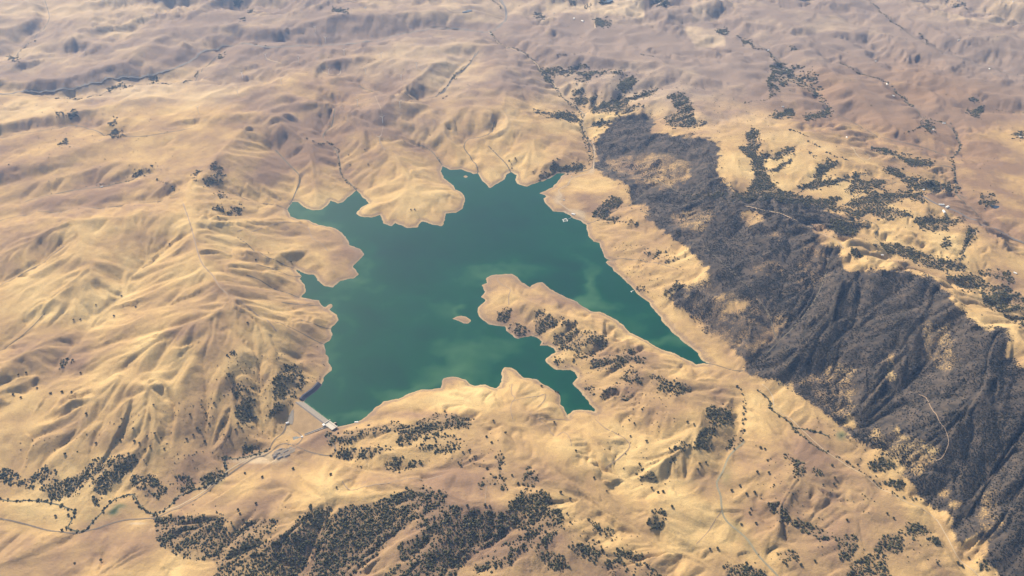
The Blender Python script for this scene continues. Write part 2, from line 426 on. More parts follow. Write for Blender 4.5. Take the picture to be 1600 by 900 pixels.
# ------------------------------------------------------------------ land cover maps (traced on the photograph, looked up per ground point)
MS = 2                      # map pixel = 2 photo pixels
MW, MH, MO = 860, 520, 30   # with a margin of 30 map pixels
def mp(poly):
    return [((u / MS) + MO, (v / MS) + MO) for u, v in poly]
def raster(poly):
    p = np.array(mp(poly))
    x0, y0 = np.maximum(np.floor(p.min(0)).astype(int) - 1, 0)
    x1, y1 = np.minimum(np.ceil(p.max(0)).astype(int) + 2, (MW, MH))
    X, Y = np.meshgrid(np.arange(x0, x1), np.arange(y0, y1))
    return (slice(y0, y1), slice(x0, x1)), inside(X + 0.5, Y + 0.5, p)
def blur(A, n):
    for _ in range(n):
        b = np.pad(A, 1, mode='edge')
        A = (b[1:-1, 1:-1] * 4 + 2 * (b[:-2, 1:-1] + b[2:, 1:-1] + b[1:-1, :-2] + b[1:-1, 2:]) + b[:-2, :-2] + b[2:, 2:] + b[:-2, 2:] + b[2:, :-2]) / 16
    return A
def look(A, u, v):
    fx = np.clip(u / MS + MO - 0.5, 0, MW - 1.001); fy = np.clip(v / MS + MO - 0.5, 0, MH - 1.001)
    ix = fx.astype(int); iy = fy.astype(int); fx = fx - ix; fy = fy - iy
    return (A[iy, ix] * (1 - fx) + A[iy, ix + 1] * fx) * (1 - fy) + (A[iy + 1, ix] * (1 - fx) + A[iy + 1, ix + 1] * fx) * fy

# woods: (name, cover share, outline)
WOODS = [
 ('on the slope above the left end of the dam', .5, [(357,600),(370,630),(373,653),(393,673),(407,672),(400,640),(397,620),(393,600)]),
 ('in the grove beside the left end of the dam', .5, [(428,590),(440,570),(455,566),(472,580),(478,598),(470,612),(455,625),(448,650),(445,678),(430,683),(418,675),(412,660),(425,640)]),
 ('at the left edge above the creek', .5, [(0,735),(20,735),(45,755),(40,762),(0,752)]),
 ('at the left edge above the creek', .5, [(60,735),(85,720),(88,740),(50,762),(25,760)]),
 ('in the grove in the gully at lower left', .72, [(63,755),(80,735),(100,750),(130,735),(150,745),(110,778),(75,780)]),
 ('in the long grove above the creek bend', .68, [(133,725),(150,720),(180,715),(205,712),(222,720),(200,740),(180,755),(160,775),(148,793),(145,780),(150,760),(135,740)]),
 ('in the grove above the creek loop', .6, [(203,745),(235,740),(255,757),(265,772),(240,782),(213,765)]),
 ('above the creek below the dam', .5, [(275,745),(300,745),(303,765),(280,770)]),
 ('beside the green creek meadow below the dam', .8, [(313,745),(330,735),(345,733),(350,745),(318,758)]),
 ('beside the creek just below the dam', .8, [(375,700),(390,693),(405,695),(415,705),(395,703),(378,712)]),
 ('in the left end of the dark wood along the bottom', .8, [(240,807),(267,807),(300,807),(333,803),(350,813),(353,840),(373,823),(400,810),(427,813),(430,827),(400,847),(377,860),(340,877),(300,877),(263,860),(243,840)]),
 ('in the dark wood at the bottom left of centre', .75, [(327,867),(367,857),(417,847),(450,827),(467,813),(483,793),(517,793),(510,820),(493,840),(483,867),(477,900),(475,960),(300,960),(340,890)]),
 ('in the steep dark wood at the bottom centre', .86, [(500,820),(533,793),(566,788),(600,780),(640,763),(666,760),(680,767),(666,787),(643,797),(653,803),(640,820),(616,840),(593,863),(566,887),(540,910),(520,960),(470,960),(490,870)]),
 ('in the middle of the dark wood along the bottom', .7, [(666,780),(693,763),(700,787),(720,793),(720,813),(733,833),(746,853),(726,877),(713,900),(700,950),(600,950),(600,900),(633,877),(620,853),(660,833),(646,827)]),
 ('in the dark wood under the pale bottom ridge', .8, [(733,800),(766,797),(793,803),(796,830),(766,850),(740,860),(720,857),(710,840)]),
 ('in the dark wood at the top of the pale bottom ridge', .75, [(793,793),(816,770),(856,768),(876,797),(880,827),(833,830),(800,827)]),
 ('along the lower side of the pale bottom ridge', .6, [(740,887),(766,863),(800,843),(833,830),(866,833),(853,853),(810,863),(793,883),(746,897),(740,940)]),
 ('in the round grove at the bottom right of centre', .8, [(840,867),(866,860),(886,877),(883,893),(860,887)]),
 ('in the grove on the lower right shoulder', .7, [(886,853),(933,843),(946,863),(933,880),(900,867)]),
 ('on the shoulder beside the pale valley', .6, [(923,813),(960,827),(956,850),(926,833)]),
 ('in the thin wood running to the bottom edge', .42, [(960,857),(1006,867),(1040,897),(1040,930),(993,883),(963,867)]),
 ('in the grove on the bottom edge right of centre', .55, [(936,880),(966,873),(1000,910),(1010,950),(920,950)]),
 ('in the grove by the round hill above the bottom wood', .75, [(743,757),(773,740),(780,753),(796,770),(790,770),(766,760),(750,765)]),
 ('in the narrow strip on the round hill', .8, [(776,710),(790,707),(783,733),(796,770),(786,763),(775,733)]),
 ('on the brown slope beside the narrow strip', .65, [(823,730),(840,743),(836,763),(820,763),(810,753)]),
 ('', .8, [(533,680),(545,672),(566,670),(610,660),(643,662),(676,647),(716,647),(740,657),(733,670),(713,667),(683,677),(660,680),(636,700),(620,690),(623,677),(576,675),(533,697),(523,690)]),
 ('', .7, [(533,703),(576,697),(616,700),(596,710),(576,718),(528,718)]),
 ('', .6, [(653,697),(673,680),(713,680),(720,697),(693,710),(666,703)]),
 ('', .5, [(593,727),(620,713),(650,720),(673,720),(650,733),(610,743)]),
 ('', .7, [(505,676),(520,672),(530,690),(518,700)]),
 ('', .75, [(776,500),(778,490),(788,482),(798,484),(796,500),(792,508),(782,506)]),
 ('', .62, [(790,510),(804,504),(826,512),(820,526),(808,528),(796,518)]),
 ('', .85, [(834,498),(842,484),(858,492),(868,500),(868,510),(856,516),(842,520),(836,510)]),
 ('', .75, [(868,496),(884,498),(900,502),(902,516),(916,520),(930,516),(950,530),(956,544),(938,546),(920,538),(896,548),(880,544),(864,538),(866,524),(884,516),(882,504)]),
 ('', .6, [(894,554),(916,548),(930,548),(928,560),(900,566)]),
 ('', .75, [(922,574),(928,560),(946,560),(968,552),(986,548),(1006,560),(1004,570),(988,566),(974,568),(960,578),(924,580)]),
 ('', .55, [(963,577),(985,572),(1003,577),(1005,600),(980,598)]),
 ('', .7, [(910,604),(926,604),(932,618),(924,622)]),
 ('', .5, [(938,622),(948,602),(970,600),(960,620),(946,628)]),
 ('', .55, [(968,624),(984,612),(992,620),(986,626)]),
 ('', .6, [(1020,585),(1050,590),(1080,605),(1070,618),(1035,610),(1015,600)]),
 ('', .3, [(860,558),(870,556),(885,562),(885,574),(870,572)]),
 ('in the grove on the ridge right of the lake tongue', .72, [(1106,637),(1140,635),(1146,660),(1126,663),(1110,667),(1106,653)]),
 ('in the grove on the near side of that ridge', .7, [(1083,697),(1096,667),(1116,670),(1110,707),(1086,700)]),
 ('', .45, [(1046,705),(1060,690),(1080,693),(1076,713),(1046,722)]),
 ('', .45, [(975,735),(995,725),(1020,740),(1028,752),(1000,748)]),
 ('in the round grove on the pale valley floor', .6, [(1012,805),(1022,793),(1040,800),(1038,825),(1025,830),(1010,818)]),
 ('along the upper grey creek at lower right', .8, [(1133,702),(1160,668),(1166,672),(1146,704)]),
 ('in the dark grove on the middle hill at lower right', .8, [(1222,710),(1246,717),(1260,733),(1256,748),(1243,743),(1240,723)]),
 ('', .5, [(1263,727),(1283,733),(1283,747),(1266,740)]),
 ('in the grove beside the grey creek at lower right', .75, [(1200,783),(1230,787),(1233,813),(1216,817),(1203,800)]),
 ('in the long grove on the lower right hill', .8, [(1240,813),(1266,817),(1296,830),(1293,843),(1270,840),(1246,827)]),
 ('in the heavy grove low on the right hill', .75, [(1306,837),(1333,833),(1343,853),(1330,873),(1310,870),(1306,853)]),
 ('in the grove left of the curving dirt road', .75, [(1363,853),(1386,833),(1410,830),(1413,860),(1386,867),(1366,863)]),
 ('in the grove inside the bend of the dirt road', .72, [(1416,817),(1446,820),(1473,853),(1463,850),(1440,838),(1420,840)]),
 ('in the grove low beside the grey creek', .6, [(1210,863),(1243,853),(1246,873),(1216,877)]),
 ('in the grove on the bottom edge beside the grey creek', .75, [(1136,880),(1180,887),(1200,900),(1200,940),(1120,940)]),
 ('in the grove on the bottom edge below the right hill', .6, [(1333,877),(1356,867),(1386,873),(1396,910),(1343,930),(1320,900)]),
 ('in the round grove by the bottom right corner', .8, [(1526,877),(1543,877),(1540,893),(1530,890)]),
 ('', .75, [(1356,723),(1386,710),(1396,727),(1376,743),(1360,737)]),
 ('', .7, [(1383,753),(1413,753),(1410,763),(1386,760)]),
 # upper right ravines
 ('', .95, [(1046,150),(1062,145),(1080,160),(1085,193),(1103,193),(1100,198),(1066,198),(1045,197),(1040,185),(1060,175)]),
 ('', .95, [(1163,210),(1176,200),(1186,207),(1178,220),(1190,220),(1180,240),(1190,247),(1200,278),(1226,300),(1170,300),(1180,270),(1176,250),(1153,230),(1170,230)]),
 ('', .95, [(1186,240),(1213,240),(1240,230),(1240,237),(1216,247),(1190,250)]),
 ('', .9, [(1193,267),(1216,260),(1236,247),(1236,253),(1216,267),(1200,270)]),
 ('', .95, [(1243,297),(1270,283),(1276,263),(1293,248),(1310,257),(1293,267),(1280,283),(1320,277),(1353,270),(1350,275),(1306,287),(1266,297)]),
 ('', .9, [(1320,297),(1333,283),(1373,280),(1390,283),(1366,293),(1333,300)]),
 ('', .8, [(1380,263),(1400,263),(1416,273),(1440,280),(1466,283),(1496,293),(1500,300),(1433,297),(1400,277)]),
 ('', .9, [(1363,233),(1386,233),(1403,242),(1426,247),(1463,255),(1460,258),(1423,258),(1403,245)]),
 ('', .85, [(1196,182),(1216,175),(1240,175),(1240,182),(1213,182)]),
 ('', .85, [(1253,183),(1280,177),(1296,170),(1300,178),(1280,183),(1260,187)]),
 ('', .85, [(1066,300),(1100,303),(1166,302),(1233,300),(1253,307),(1280,310),(1320,307),(1300,320),(1360,333),(1343,340),(1306,328),(1266,320),(1216,315),(1166,313),(1066,308)]),
 ('', .9, [(1320,320),(1360,300),(1443,300),(1446,317),(1416,310),(1386,323),(1406,327),(1426,337),(1373,343),(1360,333)]),
 ('', .75, [(1296,343),(1340,340),(1360,350),(1333,367),(1313,363),(1293,357)]),
 ('', .95, [(1430,343),(1440,337),(1466,340),(1513,342),(1486,353),(1466,363),(1440,358)]),
 ('', .9, [(1366,380),(1400,378),(1426,390),(1466,403),(1510,413),(1510,420),(1450,420),(1433,410),(1400,397)]),
 ('', .9, [(1470,380),(1482,372),(1486,384),(1472,387)]),
 ('', .9, [(1512,357),(1526,357),(1522,374),(1508,388),(1502,407),(1498,400),(1508,378)]),
 ('', .85, [(1536,447),(1566,447),(1600,463),(1680,475),(1680,497),(1600,487),(1550,487),(1533,467)]),
 ('', .8, [(1476,433),(1530,430),(1536,443),(1516,457),(1486,440)]),
 ('', .85, [(1526,423),(1576,427),(1590,443),(1560,437)]),
 ('', .8, [(1566,490),(1600,497),(1660,505),(1660,520),(1600,513)]),
 ('', .4, [(1320,385),(1350,392),(1345,405),(1318,400)]),
 ('', .6, [(1530,305),(1550,300),(1560,325),(1535,322)]),
 # upper middle
 ('', .95, [(840,107),(866,108),(900,112),(933,112),(973,113),(950,117),(900,117),(860,115)]),
 ('', .85, [(886,107),(916,100),(920,102),(906,107),(923,108)]),
 ('', .95, [(846,113),(852,113),(865,130),(858,130)]),
 ('', .75, [(893,127),(910,120),(926,123),(916,128)]),
 ('', .95, [(966,140),(973,123),(993,117),(996,123),(980,143)]),
 ('', .85, [(890,147),(910,138),(913,142),(896,150)]),
 ('', .9, [(893,153),(940,150),(926,160),(903,163)]),
 ('', .95, [(986,153),(1026,137),(1030,143),(1000,155)]),
 ('', .95, [(923,170),(943,160),(953,160),(970,150),(986,152),(980,163),(1006,165),(976,177),(926,175)]),
 ('', .65, [(830,170),(866,177),(880,175),(903,180),(906,190),(886,187),(853,180)]),
 ('', .75, [(923,193),(960,187),(950,197),(930,200)]),
 ('', .9, [(824,289),(840,284),(842,278),(852,270),(862,270),(860,252),(872,252),(880,260),(910,258),(918,264),(900,268),(876,270),(856,280)]),
 ('', .9, [(926,340),(932,328),(958,308),(972,312),(965,325),(945,333),(960,342),(985,345),(1000,350),(960,347)]),
 ('', .28, [(1006,390),(1033,393),(1063,400),(1063,417),(1013,407)]),
 ('', .8, [(1034,448),(1060,440),(1068,446),(1045,462),(1036,460)]),
 ('', .8, [(996,450),(1008,452),(1012,460),(1002,462)]),
 # upper left
 ('', .8, [(84,178),(95,175),(100,180),(90,183)]), ('', .7, [(107,178),(116,170),(120,182),(108,186)]),
 ('', .7, [(168,192),(180,185),(184,190),(172,195)]), ('', .8, [(168,208),(187,203),(188,212),(175,215)]),
 ('', .6, [(92,226),(106,216),(108,228),(96,231)]), ('', .7, [(203,275),(215,267),(240,260),(230,268),(210,279)]),
 ('', .5, [(297,275),(312,265),(310,280),(300,282)]), ('', .5, [(318,280),(335,252),(345,258),(352,280),(340,288),(322,290)]),
 ('', .5, [(333,325),(345,318),(352,333),(340,338)]), ('', .6, [(352,333),(372,320),(382,325),(375,335),(355,337)]),
 ('', .5, [(337,303),(350,302),(360,311),(345,312)]),
 ('', .75, [(165,143),(187,131),(200,134),(180,140)]), ('', .6, [(232,126),(245,119),(250,124),(238,130)]),
 ('', .5, [(338,90),(350,82),(352,86),(342,92)]), ('', .7, [(12,90),(22,88),(32,93),(15,95)]),
 ('', .6, [(352,548),(365,545),(370,555),(356,558)]), ('', .5, [(354,582),(366,582),(368,600),(356,600)]),
 ('', .6, [(85,580),(110,553),(116,556),(100,575)]), 
 ('', .8, [(363,2),(380,3),(376,9),(366,8)]), ('', .8, [(388,14),(396,15),(390,20)]), ('', .8, [(372,30),(382,27),(380,33)]),
 ('', .9, [(516,11),(546,18),(540,21),(520,16)]),
 ('', .85, [(835,22),(845,24),(854,31),(840,30)]), ('', .9, [(929,30),(950,30),(953,40),(931,41)]),
 ('', .8, [(890,0),(897,2),(902,6),(891,5)]), ('', .8, [(914,7),(922,8),(920,12),(914,11)]),
 ('', .85, [(937,-2),(952,0),(950,4),(938,3)]), ('', .7, [(1018,0),(1045,0),(1043,9),(1020,7)]),
 ('', .7, [(1120,48),(1136,44),(1138,52),(1124,53)]), ('', .7, [(1160,66),(1172,62),(1176,70),(1164,71)]),
 ('', .7, [(1260,108),(1270,108),(1272,114),(1262,113)]), ('', .7, [(1236,72),(1246,78),(1240,83)]),
 ('', .75, [(1510,173),(1538,170),(1536,180),(1520,182)]), ('', .6, [(1512,153),(1530,153),(1528,158),(1514,157)]),
 ('', .6, [(1440,185),(1460,195),(1462,205),(1445,203)]), ('', .6, [(1475,2),(1500,5),(1515,12),(1490,10)]),
 ('', .3, [(1205,100),(1240,102),(1272,112),(1285,140),(1290,165),(1262,140),(1235,125),(1210,150),(1200,130)]),
 ('', .5, [(1580,208),(1600,205),(1600,217),(1584,216)]),
]
CREEKS = [  # riparian tree lines: (width m, share, points)
 (9, .95, [(0,780),(20,783),(47,782),(83,787),(103,793),(117,800),(112,813),(107,826),(133,830),(143,817),(160,800),(173,785),(187,777),(207,773),(217,787),(230,800),(247,802),(263,793),(277,777),(293,770),(320,760),(350,747),(353,727),(350,713),(367,717),(400,710),(420,703)]),
 (9, .95, [(1183,610),(1200,623),(1206,640),(1230,657),(1240,670),(1256,683),(1273,697),(1293,707)]),
 (8, .9, [(1240,668),(1266,672),(1296,682)]),
 (8, .7, [(1306,713),(1320,720),(1356,743),(1373,757),(1400,773),(1430,780)]),
 (9, .75, [(1150,602),(1160,615),(1164,640),(1160,660)]),
 (14, .6, [(766,50),(780,68),(813,80),(835,97),(847,113)]),
 (16, .7, [(863,130),(875,150),(890,163),(903,170),(911,180),(907,193),(914,210),(922,225),(926,250)]),
 (16, .5, [(905,190),(912,215),(918,235),(921,258)]),
 (14, .55, [(735,95),(728,105),(710,117),(712,124)]), (8, .3, [(710,117),(700,133),(683,150)]),
 (8, .5, [(524,240),(530,252),(531,265),(533,272),(545,287),(556,295)]),
 (10, .6, [(795,250),(799,262)]), (8, .8, [(684,246),(688,252)]),
 (14, .75, [(1149,56),(1166,65),(1180,76),(1200,80),(1213,97),(1232,112),(1252,128),(1272,143),(1286,155),(1296,172)]),
 (22, .6, [(1222,100),(1232,113),(1256,132)]), (20, .4, [(1230,110),(1250,118),(1272,115)]),
 (14, .7, [(1210,110),(1202,133),(1206,150),(1190,157),(1163,160)]),
 (12, .7, [(1312,97),(1333,110),(1350,117),(1380,127),(1396,140),(1413,157),(1426,167)]),
 (16, .7, [(1410,150),(1426,166)]),
 (10, .6, [(1443,183),(1466,190),(1486,193)]), (12, .75, [(1490,200),(1496,217),(1500,230),(1487,247),(1490,267),(1493,287)]),
 (12, .7, [(1413,210),(1425,205),(1440,198)]), (12, .75, [(1233,203),(1248,207),(1260,213)]), (12, .75, [(1263,220),(1279,230)]), (14, .85, [(1263,237),(1276,247)]),
 (12, .5, [(1550,170),(1575,174),(1600,176)]), (12, .6, [(1360,5),(1373,14),(1386,27),(1410,45)]), (14, .6, [(1436,53),(1446,63),(1449,70)]),
 (14, .6, [(1290,238),(1310,246),(1325,250)]), (12, .6, [(1170,215),(1185,205)]),
 (10, .6, [(87,153),(117,155),(140,152),(167,143),(187,135)]), (10, .5, [(200,135),(235,132),(290,127),(310,112)]), (10, .5, [(378,68),(400,70),(420,73)]),
 (10, .5, [(245,280),(262,288),(280,297)]), (8, .5, [(150,290),(180,287),(205,282)]), (10, .4, [(480,216),(500,225),(515,223),(530,238)]),
 (10, .5, [(20,92),(40,75),(55,64)]), (10, .8, [(340,800),(372,833)]),
 (9, .7, [(518,712),(523,705),(530,700)]), (8, .6, [(700,150),(690,155)]),
 (12, .5, [(765,0),(778,6),(783,14)]), (10, .5, [(1000,85),(1030,90)]), (8, .6, [(870,85),(885,86)]),
]
CREEK_BANDS = CREEKS[0:3]
SCRUB = [  # chaparral: (cover, outline), later ones overwrite earlier ones
 (.95, [(933,213),(945,208),(950,198),(963,184),(978,180),(990,176),(1020,180),(1025,192),(1012,206),(1066,213),(1118,218),(1126,235),(1118,262),(1130,285),(1150,300),(1190,304),(1216,303),(1240,312),(1280,322),(1330,350),(1336,366),(1313,370),(1290,352),(1266,352),(1290,385),(1310,385),(1318,425),(1343,425),(1400,420),(1466,440),(1483,465),(1516,500),(1545,515),(1570,510),(1577,530),(1572,555),(1600,575),(1660,590),(1660,960),(1590,960),(1560,897),(1546,875),(1503,853),(1490,840),(1486,807),(1436,773),(1416,747),(1413,727),(1385,705),(1360,700),(1333,687),(1313,670),(1300,657),(1273,633),(1253,620),(1233,600),(1200,592),(1170,580),(1156,580),(1174,568),(1164,560),(1146,548),(1140,534),(1116,524),(1096,506),(1080,492),(1060,478),(1048,470),(1043,458),(1068,446),(1108,438),(1105,420),(1085,400),(1075,385),(1050,367),(1018,350),(1008,335),(1015,322),(985,318),(985,292),(930,264),(932,235)]),
 (.45, [(940,245),(990,240),(1050,240),(1085,255),(1075,285),(1040,300),(990,285),(950,265)]),
 (.5, [(1070,325),(1115,320),(1120,345),(1095,365),(1066,360),(1040,340)]),
 (.3, [(1156,332),(1170,325),(1198,335),(1196,350),(1170,352),(1152,345)]),
 (.3, [(1196,366),(1226,362),(1222,375),(1206,374)]), (.3, [(1174,356),(1187,356),(1187,362),(1174,362)]),
 (.6, [(1165,410),(1210,400),(1232,405),(1225,440),(1200,435),(1170,430)]), (.55, [(1255,370),(1285,385),(1300,420),(1285,450),(1250,455),(1245,420)]),
 (.62, [(1068,446),(1108,438),(1140,450),(1185,460),(1205,480),(1235,490),(1240,510),(1215,530),(1200,545),(1165,552),(1140,534),(1116,524),(1096,506),(1080,492),(1060,478)]),
 (.05, [(1142,470),(1170,468),(1174,474),(1155,480),(1146,486),(1128,490)]),
 (.35, [(1120,462),(1132,455),(1135,465),(1122,472)]),
 (.4, [(1165,545),(1190,520),(1215,500),(1225,510),(1200,535),(1180,555)]),
 (.35, [(1240,600),(1290,575),(1320,565),(1325,575),(1290,592),(1260,605)]),
 (.55, [(1240,592),(1330,565),(1345,600),(1335,650),(1310,655),(1275,625)]),
 (.3, [(1380,560),(1395,550),(1400,590),(1388,600)]), (.6, [(1430,490),(1480,500),(1500,560),(1480,600),(1440,540)]),
 (.15, [(1318,655),(1335,645),(1342,660),(1330,672),(1316,668)]), (.2, [(1356,680),(1375,670),(1395,680),(1380,690),(1362,687)]),
 (.5, [(1345,690),(1400,665),(1440,690),(1465,720),(1440,745),(1420,740),(1410,725)]),
 (.3, [(1445,700),(1465,695),(1475,705),(1460,715)]), (.35, [(1450,770),(1475,760),(1490,765),(1480,775)]),
 (.55, [(1530,770),(1560,760),(1570,830),(1545,850),(1525,820)]),
 (.05, [(1503,848),(1530,835),(1540,850),(1545,868),(1520,862)]), (.1, [(1480,780),(1505,782),(1500,792),(1480,793)]),
]
SINGLES = [(240,633),(208,670),(210,690),(235,698),(190,655),(187,668),(188,688),(230,682),(242,678),(252,685),(218,693),(227,703),(257,702),(150,693),(135,647),(102,710),
 (80,615),(21,617),(33,622),(58,607),(78,615),(97,613),(112,613),(335,630),(322,647),(323,658),(327,663),(349,663),(313,673),(308,670),(302,680),(350,680),(358,683),(372,663),(378,670),(368,672),(297,648),(320,690),(292,687),
 (117,881),(158,876),(87,807),(107,805),(97,829),(383,740),(410,746),(458,733),(526,762),(517,742),(400,787),(372,797),(375,803),(380,813),
 (771,658),(790,677),(866,660),(900,705),(741,714),(733,705),(723,707),(716,723),(720,728),(760,683),(768,692),(761,733),(800,743),(730,791),(765,791),(758,790),(891,780),(1018,763),(1036,769),(1028,770),(1050,792),(948,768),(928,747),
 (1003,640),(983,657),(991,662),(1010,690),(985,682),(886,803),(891,817),(920,813),(876,770),(846,604),(868,612),(872,614),
 (1074,660),(1084,663),(1093,725),(1103,723),(1090,734),(1183,738),(1201,739),(1158,820),(1181,818),(1109,858),(1121,857),(1173,795),(1171,802),(1228,882),(1251,883),(1273,877),(1209,758),(1239,773),(1286,758),(1303,757),(1304,747),(1199,720),(1188,700),(1195,702),
 (1386,803),(1396,810),(1323,813),(1513,872),(1464,880),(1496,880),(1503,885),(1340,727),(1300,728),(1156,760),(1166,772),(1179,770),(1143,767),
 (29,586),(41,583),(126,583),(115,500),(126,500),(190,463),(178,494),(212,480),(150,477),(265,382),(452,575),(400,407),(420,396),(455,410),(387,505),
 (642,328),(648,328),(547,258),(570,234),(805,248),(833,269),(700,201),(672,212),(14,258),(575,257),(545,243)]

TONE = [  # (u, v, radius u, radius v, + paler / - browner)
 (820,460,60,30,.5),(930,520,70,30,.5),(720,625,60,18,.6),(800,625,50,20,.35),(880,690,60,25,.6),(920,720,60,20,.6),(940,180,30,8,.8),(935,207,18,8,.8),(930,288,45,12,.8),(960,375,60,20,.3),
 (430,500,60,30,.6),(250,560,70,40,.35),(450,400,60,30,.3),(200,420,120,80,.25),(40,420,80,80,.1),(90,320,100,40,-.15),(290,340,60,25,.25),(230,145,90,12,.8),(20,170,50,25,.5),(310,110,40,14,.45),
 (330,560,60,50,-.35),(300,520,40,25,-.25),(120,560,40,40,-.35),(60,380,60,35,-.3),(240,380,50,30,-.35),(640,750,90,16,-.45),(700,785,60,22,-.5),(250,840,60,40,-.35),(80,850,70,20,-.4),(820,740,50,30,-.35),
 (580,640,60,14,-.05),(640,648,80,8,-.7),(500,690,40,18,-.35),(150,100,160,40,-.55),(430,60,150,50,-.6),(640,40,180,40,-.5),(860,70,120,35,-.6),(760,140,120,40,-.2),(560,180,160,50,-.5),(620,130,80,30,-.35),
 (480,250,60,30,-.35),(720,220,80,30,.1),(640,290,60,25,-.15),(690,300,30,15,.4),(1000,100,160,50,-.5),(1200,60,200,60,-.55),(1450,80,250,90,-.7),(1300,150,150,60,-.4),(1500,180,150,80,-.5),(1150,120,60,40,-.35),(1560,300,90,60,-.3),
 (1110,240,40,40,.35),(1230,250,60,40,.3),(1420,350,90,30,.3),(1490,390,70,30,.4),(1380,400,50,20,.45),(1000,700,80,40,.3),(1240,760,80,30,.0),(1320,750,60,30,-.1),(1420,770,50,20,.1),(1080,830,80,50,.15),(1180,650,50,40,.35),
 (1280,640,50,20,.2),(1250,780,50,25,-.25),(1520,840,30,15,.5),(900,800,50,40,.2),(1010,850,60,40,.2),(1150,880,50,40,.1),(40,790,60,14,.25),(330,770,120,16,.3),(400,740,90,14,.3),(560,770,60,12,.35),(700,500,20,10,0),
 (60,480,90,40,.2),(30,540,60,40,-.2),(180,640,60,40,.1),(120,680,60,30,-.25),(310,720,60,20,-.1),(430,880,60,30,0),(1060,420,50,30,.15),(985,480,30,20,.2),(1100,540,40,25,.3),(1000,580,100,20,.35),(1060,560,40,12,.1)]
PARCELS = [(.75,0,[(970,-4),(1007,-4),(1007,28),(968,22)]),(.35,0,[(892,5),(967,14),(967,24),(914,17),(892,16)]),(.2,.2,[(850,0),(890,2),(890,18),(852,14)]),(.3,0,[(912,-4),(968,-2),(967,12),(914,4)]),
 (-.7,.25,[(1010,-4),(1076,-4),(1082,24),(1060,28),(1008,25)]),(-.6,.2,[(930,28),(952,28),(956,42),(931,44)]),(.3,0,[(1070,42),(1130,44),(1135,72),(1085,75)]),(-.5,.3,[(1210,118),(1250,122),(1262,138),(1235,152),(1212,140)]),
 (-.6,.25,[(870,20),(910,25),(925,36),(890,36)]),(-.5,.2,[(1440,300),(1520,310),(1560,345),(1600,370),(1560,365),(1490,335)])]
GREENS = [(40,800,60,16,.5),(140,805,40,16,.5),(188,790,12,4,1.1),(176,801,8,5,1.2),(181,796,6,4,.8),(330,752,20,8,1.2),(220,795,30,8,.5),(1315,680,10,9,1.3),(1135,745,14,22,.7),(1150,825,12,20,.8),(1170,850,12,18,.7),(1070,755,30,8,.6),
 (1200,720,60,25,.15),(390,700,20,8,.5),(1280,760,60,20,.35),(1350,780,50,20,.3),(1300,660,40,20,.1),(1240,880,60,25,.2),(1260,250,150,40,.15),(330,360,60,20,.3),(420,370,40,12,.35),(90,330,40,16,.3),(1240,120,60,30,.3)]
BARES = [(872,310,12,14,.7),(895,332,20,6,.9),(908,342,10,8,.8),(870,276,20,5,.7),(1020,478,10,14,.5),(1050,512,14,12,.5),(1080,540,12,10,.5),(925,268,6,8,.7),(545,669,30,5,.4),(400,720,60,7,.7),(415,712,30,8,.6),(450,670,14,20,.5),(470,665,16,10,.2),(215,818,20,2.5,.9),(445,332,7,10,.6),(690,262,4,8,.5),(1100,580,20,8,.4)]

wood_map = np.zeros((MH, MW)); stand_map = np.full((MH, MW), -1)
for i, (nm, c, poly) in enumerate(WOODS):
    s, m = raster(poly)
    wood_map[s] = np.where(m, np.maximum(wood_map[s], c), wood_map[s])
    stand_map[s] = np.where(m, i, stand_map[s])
scrub_map = np.zeros((MH, MW))
for c, poly in SCRUB:
    s, m = raster(poly)
    scrub_map[s] = np.where(m, c, scrub_map[s])
wood_map = blur(wood_map, 1); scrub_map = blur(scrub_map, 6)
rugged_map = blur(np.maximum(scrub_map, 0), 6)
rugged_map = rugged_map * -0.4
s, m = raster([(1120,190),(1600,190),(1640,520),(1350,420),(1130,300)]); rugged_map[s] = np.where(m, 0.9, rugged_map[s])
rugged_map = blur(rugged_map, 8)
UU, VV = np.meshgrid((np.arange(MW) + .5 - MO) * MS, (np.arange(MH) + .5 - MO) * MS)
def blobs(lst, start):
    A = start
    for u, v, ru, rv, k in lst:
        A = A + k * np.exp(-(((UU - u) / ru) ** 2 + ((VV - v) / rv) ** 2))
    return A
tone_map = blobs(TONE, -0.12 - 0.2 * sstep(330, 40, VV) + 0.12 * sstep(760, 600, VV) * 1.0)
for k, g, poly in PARCELS:
    s, m = raster(poly)
    tone_map[s] = np.where(m, k * 1.8 - .2, tone_map[s])
tone_map = blur(tone_map, 1)
green_map = blobs(GREENS, np.zeros_like(UU))
for k, g, poly in PARCELS:
    s, m = raster(poly)
    green_map[s] = np.where(m, g, green_map[s])
bare_map = blobs(BARES, np.zeros_like(UU))
# ------------------------------------------------------------------ terrain heights on a fan of points
def vrows():
    r = list(np.arange(3400, 1130, -45.0)) + list(np.arange(1130, -34, -2.0))
    st = 2.4; v = r[-1]
    while v > -380:
        v -= st; st *= 1.09; r.append(v)
    r += [-420, -440]
    return np.array(r)
ROWV = vrows()
row_x, row_y = unproj(np.full(ROWV.shape, 1800.0), ROWV, 0)       # x for +1000 px
ROW_Y = row_y; ROW_K = row_x / 1000.0                              # metres per pixel along each row
_side = 960 + np.cumsum(2.0 * 1.05 ** np.arange(78))
COLU = np.concatenate([-_side[::-1], np.arange(-960, 961, 2.0), _side])
TX = ROW_K[:, None] * COLU[None, :]
TY = np.repeat(ROW_Y[:, None], len(COLU), 1)
SHP = TX.shape
tx, ty = TX.ravel(), TY.ravel()
print('terrain', SHP)

